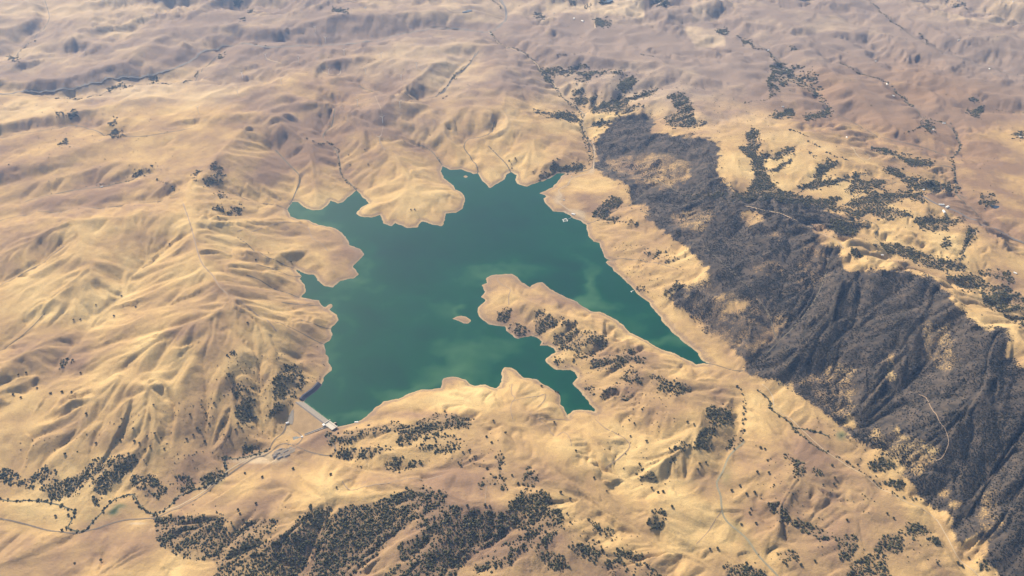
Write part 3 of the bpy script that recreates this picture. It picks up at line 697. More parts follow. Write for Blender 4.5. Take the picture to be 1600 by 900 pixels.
def height(tx, ty):
    h = bil(base, tx, ty)
    gxx = bil(DXg, tx, ty); gyy = bil(DYg, tx, ty)
    sl = np.hypot(gxx, gyy) + 1e-6
    amp = sstep(0.01, 0.30, sl)
    bu, bv, _ = proj(tx, ty, h)
    amp = amp * (1 + 0.7 * look(rugged_map, bu, bv))
    farw = sstep(6500, 9000, ty)
    sx, sy = -gyy / sl, gxx / sl
    fade = 1 - sstep(17000, 22000, ty)
    warp = fbm(tx / 420, ty / 420, 2, 55) * 160
    for k, (wl, a) in enumerate(((1100, 34.0), (640, 30.0), (340, 15.0), (170, 6.0), (88, 2.6), (46, 1.2))):
        val, der = gully(tx + warp, ty - warp, sx, sy, 1.0 / wl, 101 + 31 * k)
        if k == 0: a = a * farw
        der = der * np.sign(val)
        val = np.minimum(np.abs(val) * 1.5, 1.3) ** 0.85 - 0.6
        h = h + a * amp * val * fade
        # turn the next octave a little towards this one's own sides: branching
        sx2 = sx + der * 0.55 * -sy; sy2 = sy + der * 0.55 * sx
        n = np.hypot(sx2, sy2) + 1e-6
        sx, sy = sx2 / n, sy2 / n
    h = h + (fbm(tx / 120, ty / 120, 5, 5) - 0.5) * 13 * (0.3 + amp) * fade
    rn = 1 - np.abs(fbm(tx / 520 + warp / 200, ty / 620, 3, 23) * 2 - 1) * 2
    h = h + sstep(7600, 9600, ty) * (rn - 0.4) * 34 * fade
    # beyond the traced land: a plain and far ranges
    fr = sstep(16500, 20000, ty)
    farh = 60 + sstep(24000, 60000, ty) * 500 * fbm(tx / 7000, ty / 7000, 4, 77)
    h = h * (1 - fr) + farh * fr
    return h

H = height(tx, ty)
# the reservoir basin
lo = shore_xy.min(0) - 700; hi = shore_xy.max(0) + 700
near = np.where((tx > lo[0]) & (tx < hi[0]) & (ty > lo[1]) & (ty < hi[1]))[0]
nxp, nyp = tx[near], ty[near]
d, which = seg_dist(nxp, nyp, shore_xy)
ins = inside(nxp, nyp, shore_xy)
jit = (fbm(nxp / 70, nyp / 70, 4, 14) - 0.5) * 34
sgn = np.where(ins, -d, d) + np.where((which == 0) | (which >= len(shore_xy) - 3) | (which < 4), 0, jit)
ins = sgn < 0; d = np.abs(sgn)
for isl in island_xy:
    di, _ = seg_dist(nxp, nyp, isl)
    ii = inside(nxp, nyp, isl)
    ins &= ~ii
    d = np.where(ii, di, np.minimum(d, di))
    H[near] = np.where(ii, np.minimum(3.0, 0.12 * di) + 0.4, H[near])
wob = (fbm(nxp / 45, nyp / 45, 3, 8) - 0.5)
isdam = (which == 0) & ~ins
hn = H[near]
hs = 0.20 * d * (0.55 + wob * 0.7 + 1.0 * fbm(nxp / 330, nyp / 330, 2, 12)) + 0.15
blend = sstep(10, 170, d)
hn_out = np.maximum(hs * (1 - blend) + hn * blend, np.minimum(hs, 2.0))
down = sstep(20, 140, d)
hn = np.where(ins, -np.minimum(0.15 * d + 0.15, 40), np.where(isdam, hn, hn_out))
# ground round the dam: it drops from the crest to the valley floor below
s_al = (nxp - DAM_A[0]) * dam_dir[0] + (nyp - DAM_A[1]) * dam_dir[1]
s_out = (nxp - DAM_A[0]) * dam_out[0] + (nyp - DAM_A[1]) * dam_out[1]
floor_z = -50 + 45 * (np.abs(s_al / DAM_LEN - 0.42) * 1.75) ** 2.0
def dam_profile(s):
    return np.where(s < CREST_IN, CREST * s / CREST_IN, np.where(s < CREST_OUT, CREST, CREST - (s - CREST_OUT) / DOWN))
emb = np.maximum(dam_profile(s_out) - 3.0, floor_z)
mask = sstep(-90, 20, s_al) * (1 - sstep(DAM_LEN - 20, DAM_LEN + 70, s_al)) * (1 - sstep(190, 330, s_out))
m2 = (~ins) & (s_out > -2)
hn = np.where(m2, hn * (1 - mask) + emb * mask, hn)
H[near] = hn
shore_d = np.full(tx.shape, 2000.0)
shore_d[near] = np.where(ins, -d, np.where(isdam, 500, d))
HG = H.reshape(SHP)

NEG_Y = -ROW_Y
def HT(x, y):
    """Height of the terrain mesh at (x, y)."""
    x = np.asarray(x, float); y = np.asarray(y, float)
    ri = np.interp(y, ROW_Y, np.arange(len(ROW_Y)))
    ri = np.clip(ri, 0, len(ROW_Y) - 1.001)
    i0 = ri.astype(int); fr = ri - i0
    k = ROW_K[i0] * (1 - fr) + ROW_K[i0 + 1] * fr
    ci = np.clip(np.interp(x / k, COLU, np.arange(len(COLU))), 0, len(COLU) - 1.001)
    j0 = ci.astype(int); fc = ci - j0
    return (HG[i0, j0] * (1 - fc) + HG[i0, j0 + 1] * fc) * (1 - fr) + (HG[i0 + 1, j0] * (1 - fc) + HG[i0 + 1, j0 + 1] * fc) * fr

def drop(u, v, z=40.0):
    """The point of the terrain seen at pixel (u, v)."""
    zz = z
    for _ in range(14):
        x, y = unproj(u, v, zz)
        zz = zz * 0.4 + HT(x, y) * 0.6
    x, y = unproj(u, v, zz)
    return x, y, HT(x, y)


# ------------------------------------------------------------------ mesh and material helpers
def mesh_np(name, V, F, mat=None, smooth=True, attrs=None):
    me = bpy.data.meshes.new(name)
    V = np.asarray(V, np.float32); F = np.asarray(F, np.int32)
    k = F.shape[1]
    me.vertices.add(len(V)); me.vertices.foreach_set('co', V.ravel())
    me.loops.add(F.size); me.loops.foreach_set('vertex_index', F.ravel())
    me.polygons.add(len(F)); me.polygons.foreach_set('loop_start', np.arange(0, F.size, k, dtype=np.int32))
    me.polygons.foreach_set('use_smooth', np.full(len(F), smooth))
    for an, av in (attrs or {}).items():
        a = me.attributes.new(an, 'FLOAT', 'POINT')
        a.data.foreach_set('value', np.asarray(av, np.float32).ravel())
    me.update(calc_edges=True)
    if mat: me.materials.append(mat)
    return me

def link(name, me, parent=None):
    o = bpy.data.objects.new(name, me)
    COL.objects.link(o)
    if parent is not None: o.parent = parent
    return o

def empty(name, loc, rz=0.0):
    o = bpy.data.objects.new(name, None)
    COL.objects.link(o)
    o.location = loc; o.rotation_euler = (0, 0, rz)
    o.empty_display_size = 5
    return o

def tag(o, label=None, cat=None, group=None, kind=None):
    if label: o['label'] = label
    if cat: o['category'] = cat
    if group: o['group'] = group
    if kind: o['kind'] = kind
    return o

class NT:
    """Small wrapper that makes node materials short to write."""
    def __init__(s, name, rough=0.9, spec=0.2):
        s.m = bpy.data.materials.new(name); s.m.use_nodes = True
        s.t = s.m.node_tree
        s.b = s.t.nodes['Principled BSDF']
        s.b.inputs['Roughness'].default_value = rough
        s.b.inputs['Specular IOR Level'].default_value = spec
        s.g = s.t.nodes.new('ShaderNodeNewGeometry')
    def n(s, typ, **kw):
        x = s.t.nodes.new(typ)
        for k, v in kw.items(): setattr(x, k, v)
        return x
    def put(s, sock, val):
        if isinstance(val, bpy.types.NodeSocket): s.t.links.new(val, sock)
        elif isinstance(val, tuple) and len(val) == 3 and sock.type == 'RGBA': sock.default_value = (*val, 1)
        else: sock.default_value = val
    def attr(s, name):
        return s.n('ShaderNodeAttribute', attribute_name=name).outputs['Fac']
    def math(s, op, a, b=0.0, clamp=False):
        x = s.n('ShaderNodeMath', operation=op, use_clamp=clamp)
        s.put(x.inputs[0], a); s.put(x.inputs[1], b)
        return x.outputs[0]
    def ramp(s, a, lo, hi, o0=0.0, o1=1.0, kind='SMOOTHSTEP'):
        x = s.n('ShaderNodeMapRange', interpolation_type=kind)
        s.put(x.inputs['Value'], a)
        for k, v in (('From Min', lo), ('From Max', hi), ('To Min', o0), ('To Max', o1)): s.put(x.inputs[k], v)
        return x.outputs[0]
    def noise(s, scale, detail=4.0, rough=0.55, vec=None, dist=0.0):
        x = s.n('ShaderNodeTexNoise')
        s.put(x.inputs['Vector'], vec if vec is not None else s.g.outputs['Position'])
        x.inputs['Scale'].default_value = scale; x.inputs['Detail'].default_value = detail
        x.inputs['Roughness'].default_value = rough; x.inputs['Distortion'].default_value = dist
        return x.outputs[0]
    def mix(s, f, a, b, mode='MIX'):
        x = s.n('ShaderNodeMix', data_type='RGBA', blend_type=mode)
        s.put(x.inputs['Factor'], f); s.put(x.inputs['A'], a); s.put(x.inputs['B'], b)
        return [o for o in x.outputs if o.type == 'RGBA'][0]
    def pos(s):
        x = s.n('ShaderNodeSeparateXYZ'); s.put(x.inputs[0], s.g.outputs['Position'])
        return x.outputs
    def bump(s, h, dist, strength=1.0):
        x = s.n('ShaderNodeBump'); x.inputs['Distance'].default_value = dist; x.inputs['Strength'].default_value = strength
        s.put(x.inputs['Height'], h); s.put(s.b.inputs['Normal'], x.outputs[0])
    def color(s, c):
        s.put(s.b.inputs['Base Color'], c); return s.m

def plain(name, c, var=0.25, scale=0.15, rough=0.8, spec=0.3, metal=0.0):
    q = NT(name, rough, spec)
    q.b.inputs['Metallic'].default_value = metal
    f = q.noise(scale, 5)
    d = tuple(x * (1 - var) for x in c); e = tuple(min(1, x * (1 + var)) for x in c)
    return q.color(q.mix(f, d, e))

# ------------------------------------------------------------------ terrain
pu, pv, pd = proj(tx, ty, H)
inpic = sstep(-60, -10, pv) * (ty < 17000)
a_wood = look(wood_map, pu, pv) * inpic
a_scrub = look(scrub_map, pu + (fbm(tx / 50, ty / 50, 2, 81) - .5) * 14, pv + (fbm(tx / 50, ty / 50, 2, 82) - .5) * 12) * inpic
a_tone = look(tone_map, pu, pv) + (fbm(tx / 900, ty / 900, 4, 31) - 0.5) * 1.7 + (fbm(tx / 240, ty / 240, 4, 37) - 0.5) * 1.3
a_green = look(green_map, pu, pv) * inpic
a_bare = look(bare_map, pu, pv) * inpic
a_haze_tint = sstep(230, 60, pv + (fbm(tx / 1200, ty / 1200, 3, 95) - .5) * 160) * (0.75 + 0.25 * sstep(500, 1100, pu))  # distant haze painted into the ground colour, growing towards the far land

q = NT('dry_hills', 0.95, 0.12)
tone = q.attr('tone'); scr = q.attr('scrub'); wod = q.attr('wood'); grn = q.attr('green'); bar = q.attr('bare'); sh = q.attr('shore')
n1 = q.noise(0.02, 6, 0.65); n2 = q.noise(0.09, 5, 0.7); n3 = q.noise(0.0045, 5, 0.6)
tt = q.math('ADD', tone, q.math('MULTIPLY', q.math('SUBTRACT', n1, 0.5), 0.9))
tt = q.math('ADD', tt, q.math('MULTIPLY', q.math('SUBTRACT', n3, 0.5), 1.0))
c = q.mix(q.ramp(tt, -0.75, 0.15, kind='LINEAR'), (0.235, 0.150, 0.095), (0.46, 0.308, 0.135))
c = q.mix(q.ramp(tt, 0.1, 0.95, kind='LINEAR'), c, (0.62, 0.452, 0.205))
c = q.mix(q.ramp(n2, 0.35, 0.75, 0.0, 0.35), c, (0.27, 0.19, 0.115))
c = q.mix(q.math('MULTIPLY', q.attr('haze_tint'), 0.85), c, q.mix(q.ramp(tt, -0.8, 0.5, kind='LINEAR'), (0.235, 0.185, 0.158), (0.43, 0.345, 0.255)))  # far grass mixed to mauve greys that stand in for thicker haze
gm = q.math('MULTIPLY', q.ramp(q.math('ADD', grn, q.math('MULTIPLY', q.math('SUBTRACT', n1, 0.5), 0.8)), 0.1, 1.3), 0.95)
c = q.mix(gm, c, (0.165, 0.155, 0.08))
c = q.mix(q.math('MULTIPLY', q.ramp(grn, 0.9, 1.6), 0.8), c, (0.035, 0.07, 0.035))
bm = q.ramp(q.math('ADD', bar, q.math('MULTIPLY', q.math('SUBTRACT', n2, 0.5), 0.6)), 0.25, 0.8, 0.0, 0.8)
c = q.mix(bm, c, (0.46, 0.36, 0.235))
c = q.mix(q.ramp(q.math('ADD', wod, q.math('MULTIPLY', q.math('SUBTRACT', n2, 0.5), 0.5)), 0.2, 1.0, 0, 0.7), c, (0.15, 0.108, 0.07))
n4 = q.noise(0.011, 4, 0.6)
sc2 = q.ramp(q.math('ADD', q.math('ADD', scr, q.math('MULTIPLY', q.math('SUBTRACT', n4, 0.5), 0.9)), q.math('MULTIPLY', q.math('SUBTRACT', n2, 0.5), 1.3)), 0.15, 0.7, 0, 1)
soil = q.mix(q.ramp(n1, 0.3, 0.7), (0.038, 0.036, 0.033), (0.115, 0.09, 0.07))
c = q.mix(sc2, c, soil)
# drawdown ring of the reservoir
z = q.pos()[2]
zz = q.math('ADD', z, q.math('MULTIPLY', q.math('SUBTRACT', n1, 0.5), 5.0))
nearshore = q.ramp(sh, 60, 130, 1, 0)
r1 = q.math('MULTIPLY', q.math('MULTIPLY', q.ramp(zz, 2.0, 4.0), q.ramp(zz, 5.0, 13.0, 1, 0)), nearshore)
c = q.mix(q.math('MULTIPLY', r1, q.ramp(n2, 0.3, 0.7, 0.45, 0.9)), c, (0.235, 0.165, 0.115))
r2 = q.math('MULTIPLY', q.ramp(zz, 1.0, 3.2, 1, 0), nearshore)
c = q.mix(q.math('MULTIPLY', r2, q.ramp(n1, 0.35, 0.65, 0.1, 0.8)), c, (0.37, 0.30, 0.225))
c = q.mix(q.math('MULTIPLY', q.ramp(z, -3.0, 0.0, 1, 0), q.ramp(sh, -5, 15, 1, 0)), c, (0.12, 0.13, 0.09))
q.bump(q.math('ADD', q.math('MULTIPLY', n2, 4.0), q.math('MULTIPLY', n1, 10.0)), 1.0, 0.7)
M_TERR = q.color(c)

R_, C_ = SHP
idx = np.arange(R_ * C_).reshape(R_, C_)
F = np.stack([idx[:-1, :-1], idx[:-1, 1:], idx[1:, 1:], idx[1:, :-1]], -1).reshape(-1, 4)
V = np.stack([tx, ty, H], -1)
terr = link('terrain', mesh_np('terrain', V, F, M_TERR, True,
            dict(tone=a_tone, scrub=a_scrub, wood=a_wood, green=a_green, bare=a_bare, haze_tint=a_haze_tint, shore=shore_d)))
tag(terr, 'dry golden hills folded round the reservoir', 'hills', kind='structure')

# ------------------------------------------------------------------ water
PLUMES = [(715,592,55,16,.8),(640,608,50,12,.7),(570,650,40,10,.7),(760,565,50,25,.5),(715,560,50,20,.35),(780,425,60,12,.5),(735,450,35,35,.3),(920,450,14,30,.9),(935,475,25,12,.6),(905,410,25,40,.2),(1000,500,40,20,.3),(1060,545,40,14,.8),
 (560,400,20,25,.5),(550,440,30,12,.5),(525,500,20,50,.35),(520,590,14,40,.3),(480,335,25,8,.35),(510,345,20,10,.3),(640,470,40,14,.25),(590,490,30,10,.25),(690,480,30,16,.35),(722,476,16,5,.6),(704,492,8,14,.5),(580,500,14,14,-.15),(600,570,60,50,-.1),
 (640,390,80,40,-.35),(780,360,60,30,-.2),(820,380,60,40,-.1),(870,440,40,40,-.3),(860,350,40,20,.2),(900,400,30,30,.25),(850,595,30,20,.15),(900,625,14,16,.4),(515,655,10,5,.7),(800,330,60,20,-.15),(610,340,30,10,.25),(660,440,40,30,-.2)]
plume_map = blobs(PLUMES, np.zeros_like(UU))
wet = (shore_d < 22) & (ty < 12000)
wf = F[(wet[F]).any(1)]
used = np.unique(wf)
remap = np.zeros(len(tx), int); remap[used] = np.arange(len(used))
wx_, wy_ = tx[used], ty[used]
wu, wv, _ = proj(wx_, wy_, 0 * wx_)
wn = fbm(wx_ / 500 + fbm(wx_ / 300, wy_ / 300, 3, 61) * 2, wy_ / 260 + fbm(wx_ / 300, wy_ / 300, 3, 62) * 2, 4, 63)
turb = look(plume_map, wu + (fbm(wx_ / 260, wy_ / 260, 4, 64) - .5) * 90, wv + (fbm(wx_ / 260, wy_ / 260, 4, 65) - .5) * 60) + (wn - 0.5) * 0.55 + 0.22 * np.exp(shore_d[used] / 70.0)
q = NT('reservoir_water', 0.15, 0.12)
tb = q.attr('turbid')
n1 = q.noise(0.004, 5, 0.6, dist=1.5)
tb = q.math('ADD', tb, q.math('MULTIPLY', q.math('SUBTRACT', n1, 0.5), 0.25))
c = q.mix(q.ramp(tb, -0.45, 0.35, kind='LINEAR'), (0.002, 0.036, 0.024), (0.003, 0.060, 0.031))
c = q.mix(q.ramp(tb, 0.25, 1.15, kind='LINEAR'), c, (0.048, 0.130, 0.062))
q.bump(q.noise(0.12, 3, 0.6), 0.25, 0.35)
M_WATER = q.color(c)
lake = link('reservoir_water', mesh_np('reservoir_water', np.stack([wx_, wy_, 0 * wx_], -1), remap[wf], M_WATER, True, dict(turbid=turb)))
tag(lake, 'green reservoir water with pale silt plumes along its shores', 'water', kind='structure')

# ------------------------------------------------------------------ roads, tracks, washes
M_DIRT = plain('track_dirt', (0.40, 0.30, 0.19), 0.2, 0.05)
M_TRAIL = plain('trail_dirt', (0.29, 0.21, 0.14), 0.2, 0.05)
M_ASPH = plain('worn_asphalt', (0.16, 0.125, 0.09), 0.2, 0.06)
M_HWY = plain('highway_asphalt', (0.17, 0.15, 0.14), 0.2, 0.03)
M_WASH = plain('wash_gravel', (0.25, 0.22, 0.145), 0.3, 0.05)
M_PALE = plain('pale_track', (0.45, 0.35, 0.22), 0.15, 0.05)

def path_points(pts, step=18.0):
    P = [np.array([float(c) for c in drop(u, v)]) for u, v in pts]
    P = np.array(P)[:, :2]
    # Catmull-Rom through the traced points
    out = []
    n = len(P)
    for i in range(n - 1):
        p0, p1, p2, p3 = P[max(i - 1, 0)], P[i], P[i + 1], P[min(i + 2, n - 1)]
        k = max(2, int(np.linalg.norm(p2 - p1) / step))
        for s_ in np.arange(k) / k:
            out.append(0.5 * ((2 * p1) + (-p0 + p2) * s_ + (2 * p0 - 5 * p1 + 4 * p2 - p3) * s_ ** 2 + (-p0 + 3 * p1 - 3 * p2 + p3) * s_ ** 3))
    out.append(P[-1])
    return np.array(out)

def ribbon(name, pts, width, mat, lift=1.2, label=None):
    P = path_points(pts)
    T = np.gradient(P, axis=0); T /= np.linalg.norm(T, axis=1)[:, None] + 1e-9
    N = np.stack([-T[:, 1], T[:, 0]], -1)
    offs = np.array([-0.5, -0.25, 0, 0.25, 0.5]) * width
    X = P[:, None, :] + N[:, None, :] * offs[None, :, None]
    Z = HT(X[..., 0], X[..., 1])
    Z = np.maximum(Z, Z.mean(1, keepdims=True) - 0.4) + lift
    V = np.concatenate([X, Z[..., None]], -1).reshape(-1, 3)
    n = len(P)
    ii = np.arange(n * 5).reshape(n, 5)
    F = np.stack([ii[:-1, :-1], ii[:-1, 1:], ii[1:, 1:], ii[1:, :-1]], -1).reshape(-1, 4)
    o = link(name, mesh_np(name, V, F, mat, True))
    tag(o, label, None, None, 'structure')
    return o

MAIN_ROAD = [(-60,800),(0,810),(43,820),(83,830),(117,833),(147,827),(177,817),(200,812),(233,810),(257,803),(283,793),(307,780),(333,760),(360,740),(387,722),(400,715),(420,708),(433,697),(447,693),(457,695),(468,700),(490,708),(513,712),(523,707),(523,697),(512,683),(510,674)]
ribbon('access_road', MAIN_ROAD, 8.5, M_ASPH, 1.4, 'grey paved road climbing the creek valley to the dam')
ribbon('pale_track', [(235,806),(260,798),(290,785),(315,770),(340,748),(368,728),(392,716),(415,706)], 7, M_PALE, 1.2, 'pale dirt track beside the paved road below the dam')
ribbon('toe_road', [(418,706),(427,690),(443,675),(447,664),(452,661),(462,672),(472,682),(470,689),(463,695)], 8, M_ASPH, 1.4, 'narrow road looping round the foot of the dam')
ribbon('highway', [(-30,150),(0,147),(45,143),(87,142),(120,136),(160,127),(190,120),(233,117),(273,107),(300,94),(340,77),(375,69),(405,72),(440,74),(500,72),(533,70),(566,66),(600,61),(633,52),(666,47),(716,45),(763,50),(780,42),(790,30),(790,15),(783,0),(770,-25)], 30, M_HWY, 2.0, 'grey highway curving through the hills at the top')
ribbon('canyon_road', [(763,50),(777,66),(790,74),(815,82),(836,98),(850,116),(866,132),(884,153),(905,170),(915,180),(911,193),(921,217),(928,230),(927,262),(921,270),(907,274),(893,279),(887,289),(873,297),(877,306),(871,314),(880,322),(891,329),(900,335),(912,343)], 13, M_DIRT, 1.3, 'pale road down the wooded canyon to the marina')
ribbon('side_road', [(748,80),(740,90),(734,100),(724,110),(712,117),(704,128),(697,138),(683,150)], 14, M_HWY, 1.3, 'grey side road ending in a dry gully')
ribbon('ridge_trail', [(286,318),(294,340),(302,367),(308,390),(316,412),(332,430),(347,452),(380,475),(410,498),(432,518)], 9, M_TRAIL, 1.1, 'worn trail along the bare ridge left of the lake')
ribbon('shore_trail', [(370,362),(400,360),(430,350),(460,348),(480,355),(488,372),(505,383),(512,392)], 8, M_TRAIL, 1.1, 'thin trail on the pale spur beside the lake')
ribbon('valley_road', [(1190,600),(1206,618),(1211,640),(1232,652),(1262,680),(1290,705),(1306,716),(1333,733),(1366,756),(1400,776),(1430,790),(1456,806),(1476,833),(1493,865),(1512,885),(1540,910),(1570,940)], 5.5, M_PALE, 1.2, 'long pale dirt road under the dark brush hills')
ribbon('brush_track', [(1436,617),(1447,622),(1452,632),(1460,645),(1468,660),(1478,675),(1482,690),(1479,702),(1470,717),(1458,722)], 5, M_TRAIL, 3.0, 'pale track winding through the dark brush slope')
ribbon('peninsula_trail', [(795,476),(795,462),(797,452),(783,444),(777,436),(785,432),(800,431),(810,438),(826,450)], 7, M_TRAIL, 1.1, 'looped trail on the tip of the peninsula')
ribbon('saddle_trail', [(800,600),(799,615),(805,622),(800,628),(798,640),(801,655)], 5, M_TRAIL, 1.1, 'thin trail over the pale knoll south of the lake')
ribbon('knoll_trail', [(800,628),(820,622),(840,620),(852,616),(850,626),(840,636)], 5, M_TRAIL, 1.1, 'hooked trail on the grassy knoll')
ribbon('cove_trail', [(887,656),(860,656),(842,655),(858,668),(861,677),(872,680),(880,675),(890,684),(893,697)], 5, M_TRAIL, 1.1, 'thin winding trail below the cove tip')
ribbon('saddle_road', [(946,733),(955,725),(972,712),(984,697),(976,685),(960,676),(944,668),(930,655)], 6, M_TRAIL, 1.1, 'thin dirt road over the saddle beyond the cove')
ribbon('meadow_trail', [(535,752),(547,766),(570,760),(600,756),(640,748),(690,743)], 6, M_TRAIL, 1.1, 'faint track along the brown valley right of the dam')
ribbon('knob_trail', [(760,760),(759,775),(758,786)], 4, M_TRAIL, 1.1, 'faint straight track on the round hill')
ribbon('gray_wash', [(1163,690),(1140,712),(1130,735),(1120,755),(1126,775),(1128,795),(1136,815),(1165,840),(1185,868),(1215,900),(1240,930)], 12, M_WASH, 0.8, 'grey green dry wash running to the bottom edge')
ribbon('left_wash', [(1128,796),(1112,822),(1100,838),(1088,850)], 4, M_TRAIL, 0.8, 'dark eroded gully joining the wash')
ribbon('far_valley_road', [(1440,306),(1460,317),(1493,330),(1520,343),(1560,360),(1600,380)], 22, M_HWY, 1.5, 'grey road in the far right valley')
ribbon('ranch_road', [(1350,235),(1330,230),(1340,243),(1355,250),(1360,245),(1350,237)], 10, M_PALE, 1.5, 'pale ranch driveway loop on the far right hills')
ribbon('field_road', [(690,8),(700,14),(715,19),(740,16),(765,22),(785,28)], 22, M_DIRT, 1.5, 'pale quarry road beside the small dark pond')
ribbon('farm_road', [(930,44),(929,34),(930,24)], 14, M_DIRT, 1.5, 'pale farm lane beside the dark orchard block')
ribbon('spur_road', [(416,90),(424,95),(440,100)], 9, M_PALE, 1.3, 'pale turbine access track on the far left hills')
ribbon('turbine_road', [(500,105),(514,116),(530,116),(532,106)], 9, M_PALE, 1.3, 'pale hooked turbine access track')
ribbon('hill_road', [(586,150),(598,188),(594,220),(602,235)], 9, M_TRAIL, 1.3, 'faint track past the turbines above the lake')
ribbon('brush_ridge_road', [(1163,321),(1190,328),(1218,333),(1245,345),(1270,356),(1300,372),(1318,388)], 9, M_DIRT, 1.5, 'pale track along the crest of the dark brush ridge')

M_CREEK = plain('creek_bed', (0.085, 0.085, 0.05), 0.4, 0.08)
for (wd_, sh_, pts_), lb_ in zip(CREEK_BANDS, ('dark green creek bed winding past the bottom left groves', 'dark creek bed below the brush hills', 'short dark side creek below the brush hills')):
    ribbon('creek', pts_, 9, M_CREEK, 0.7, lb_)

M_GULLY = plain('gully_brush', (0.13, 0.11, 0.075), 0.4, 0.03)
for ln in VALLEYS:
    pts_ = [(u, v) for u, v, z_ in ln if -40 < u < 1640 and v > -10]
    if len(pts_) > 2 and np.mean([p[1] for p in pts_]) < 560 and ln[0][2] >= 0:
        ribbon('dry_creek', pts_, 7 if np.mean([p[1] for p in pts_]) > 300 else 11, M_GULLY, 0.8, 'dark brushy line of a dry creek between the hills')

# ponds: flat sheets in their own hollows
def pond(name, u, v, ru, rv, mat, label):
    x, y, z = (float(c) for c in drop(u, v))
    x1, y1 = unproj(u + ru, v, z); x2, y2 = unproj(u, v - rv, z)
    a, b = float(x1 - x), float(abs(y2 - y))
    n = 28
    ph = [(1 + 0.18 * math.sin(3 * k * 6.283 / n + 1) + 0.1 * math.sin(5 * k * 6.283 / n)) for k in range(n)]
    P = [(x + a * ph[k] * math.cos(k * 6.283 / n), y + b * ph[k] * math.sin(k * 6.283 / n)) for k in range(n)]
    zs = [float(HT(px, py)) for px, py in P]
    zz = float(np.mean(zs)) + 1.5
    bm = bmesh.new()
    vs_ = [bm.verts.new((px, py, zz)) for px, py in P]
    f = bm.faces.new(vs_)
    r = bmesh.ops.extrude_face_region(bm, geom=[f])
    bmesh.ops.translate(bm, verts=[e for e in r['geom'] if isinstance(e, bmesh.types.BMVert)], vec=(0, 0, -14))
    bmesh.ops.recalc_face_normals(bm, faces=bm.faces)
    me = bpy.data.meshes.new(name); bm.to_mesh(me); bm.free()
    me.materials.append(mat)
    tag(link(name, me), label, 'pond', None, 'structure')
q = NT('pond_water', 0.1, 0.5); M_POND = q.color(q.mix(q.noise(0.05), (0.02, 0.03, 0.05), (0.03, 0.045, 0.06)))
q = NT('basin_water', 0.2, 0.5); M_BASIN = q.color(q.mix(q.noise(0.05), (0.06, 0.08, 0.08), (0.13, 0.14, 0.13)))
pond('quarry_pond', 728, 17, 8, 2.2, M_POND, 'small dark pond beside the quarry road')
pond('far_pond', 947, 1, 9, 2.5, M_POND, 'dark blue pond among the far fields')
pond('stilling_basin', 463, 685, 6, 3, M_BASIN, 'grey basin at the foot of the dam')
pond('stock_pond', 1555, 323, 6, 3, M_POND, 'dark stock pond on the far right hills')

# ------------------------------------------------------------------ trees and brush
def ico(sub):
    bm = bmesh.new(); bmesh.ops.create_icosphere(bm, subdivisions=sub, radius=1.0)
    V = np.array([v.co[:] for v in bm.verts]); F = np.array([[v.index for v in f.verts] for f in bm.faces])
    bm.free(); return V, F

def blob_variant(sub, seed, rough):
    V, F = ico(sub)
    r = np.random.default_rng(seed)
    V = V * (1 + (r.random(len(V))[:, None] - 0.5) * rough)
    V[:, 2] = V[:, 2] * 0.85 + 0.55
    return V, F

def foliage_material(name, dark, mid, light):
    q = NT(name, 0.85, 0.15)
    f = q.math('ADD', q.attr('tint'), q.math('MULTIPLY', q.math('SUBTRACT', q.noise(0.5, 3), 0.5), 0.7))
    c = q.mix(q.ramp(f, 0.0, 0.55, kind='LINEAR'), dark, mid)
    return q.color(q.mix(q.ramp(f, 0.55, 1.1, kind='LINEAR'), c, light))
M_OAK = foliage_material('oak_foliage', (0.030, 0.033, 0.015), (0.078, 0.074, 0.036), (0.17, 0.145, 0.078))
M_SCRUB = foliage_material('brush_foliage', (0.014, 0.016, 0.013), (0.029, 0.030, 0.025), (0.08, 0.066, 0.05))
M_BARK = plain('oak_bark', (0.10, 0.08, 0.06), 0.3, 1.5)

def build_mass(name, P, R, Hh, tint, subs, mat, rough=0.5):
    """Many crowns as one mesh: P (n,3) feet, R radius, Hh height."""
    Vs, Fs, Ts = [], [], []
    off = 0
    nv = 5
    var = rng.integers(0, nv, len(P))
    for k in range(nv):
        V, F = blob_variant(subs, 50 + k, rough)
        s = np.where(var == k)[0]
        if not len(s): continue
        a = rng.random(len(s)) * 6.283
        ca, sa = np.cos(a)[:, None], np.sin(a)[:, None]
        el = 0.8 + 0.4 * rng.random(len(s))[:, None]
        X = V[None, :, 0] * el; Y = V[None, :, 1] / el
        W = np.stack([(X * ca - Y * sa) * R[s, None] + P[s, 0, None], (X * sa + Y * ca) * R[s, None] + P[s, 1, None],
                      V[None, :, 2] * Hh[s, None] * 0.72 + P[s, 2, None]], -1)
        Vs.append(W.reshape(-1, 3))
        Fs.append((F[None] + (np.arange(len(s)) * len(V))[:, None, None]).reshape(-1, 3) + off)
        Ts.append((tint[s, None] + (V[None, :, 2] - 0.5) * 0.0 + rng.random((len(s), len(V))) * 0.25).ravel())
        off += len(s) * len(V)
    return mesh_np(name, np.concatenate(Vs), np.concatenate(Fs), mat, False, dict(tint=np.concatenate(Ts)))

wood_fringe = blur(wood_map, 7)
# candidate feet on a jittered world grid
def candidates(sp, vmin=-8, vmax=960):
    ys = np.arange(2300, 14500, sp)
    X, Y = [], []
    for y in ys:
        half = 0.64 * (y * cp + ALT * sp) 
        x = np.arange(-half, half, sp)
        X.append(x); Y.append(np.full(len(x), y))
    X = np.concatenate(X); Y = np.concatenate(Y)
    X = X + (rng.random(len(X)) - .5) * sp * 1.1; Y = Y + (rng.random(len(Y)) - .5) * sp * 1.1
    return X, Y

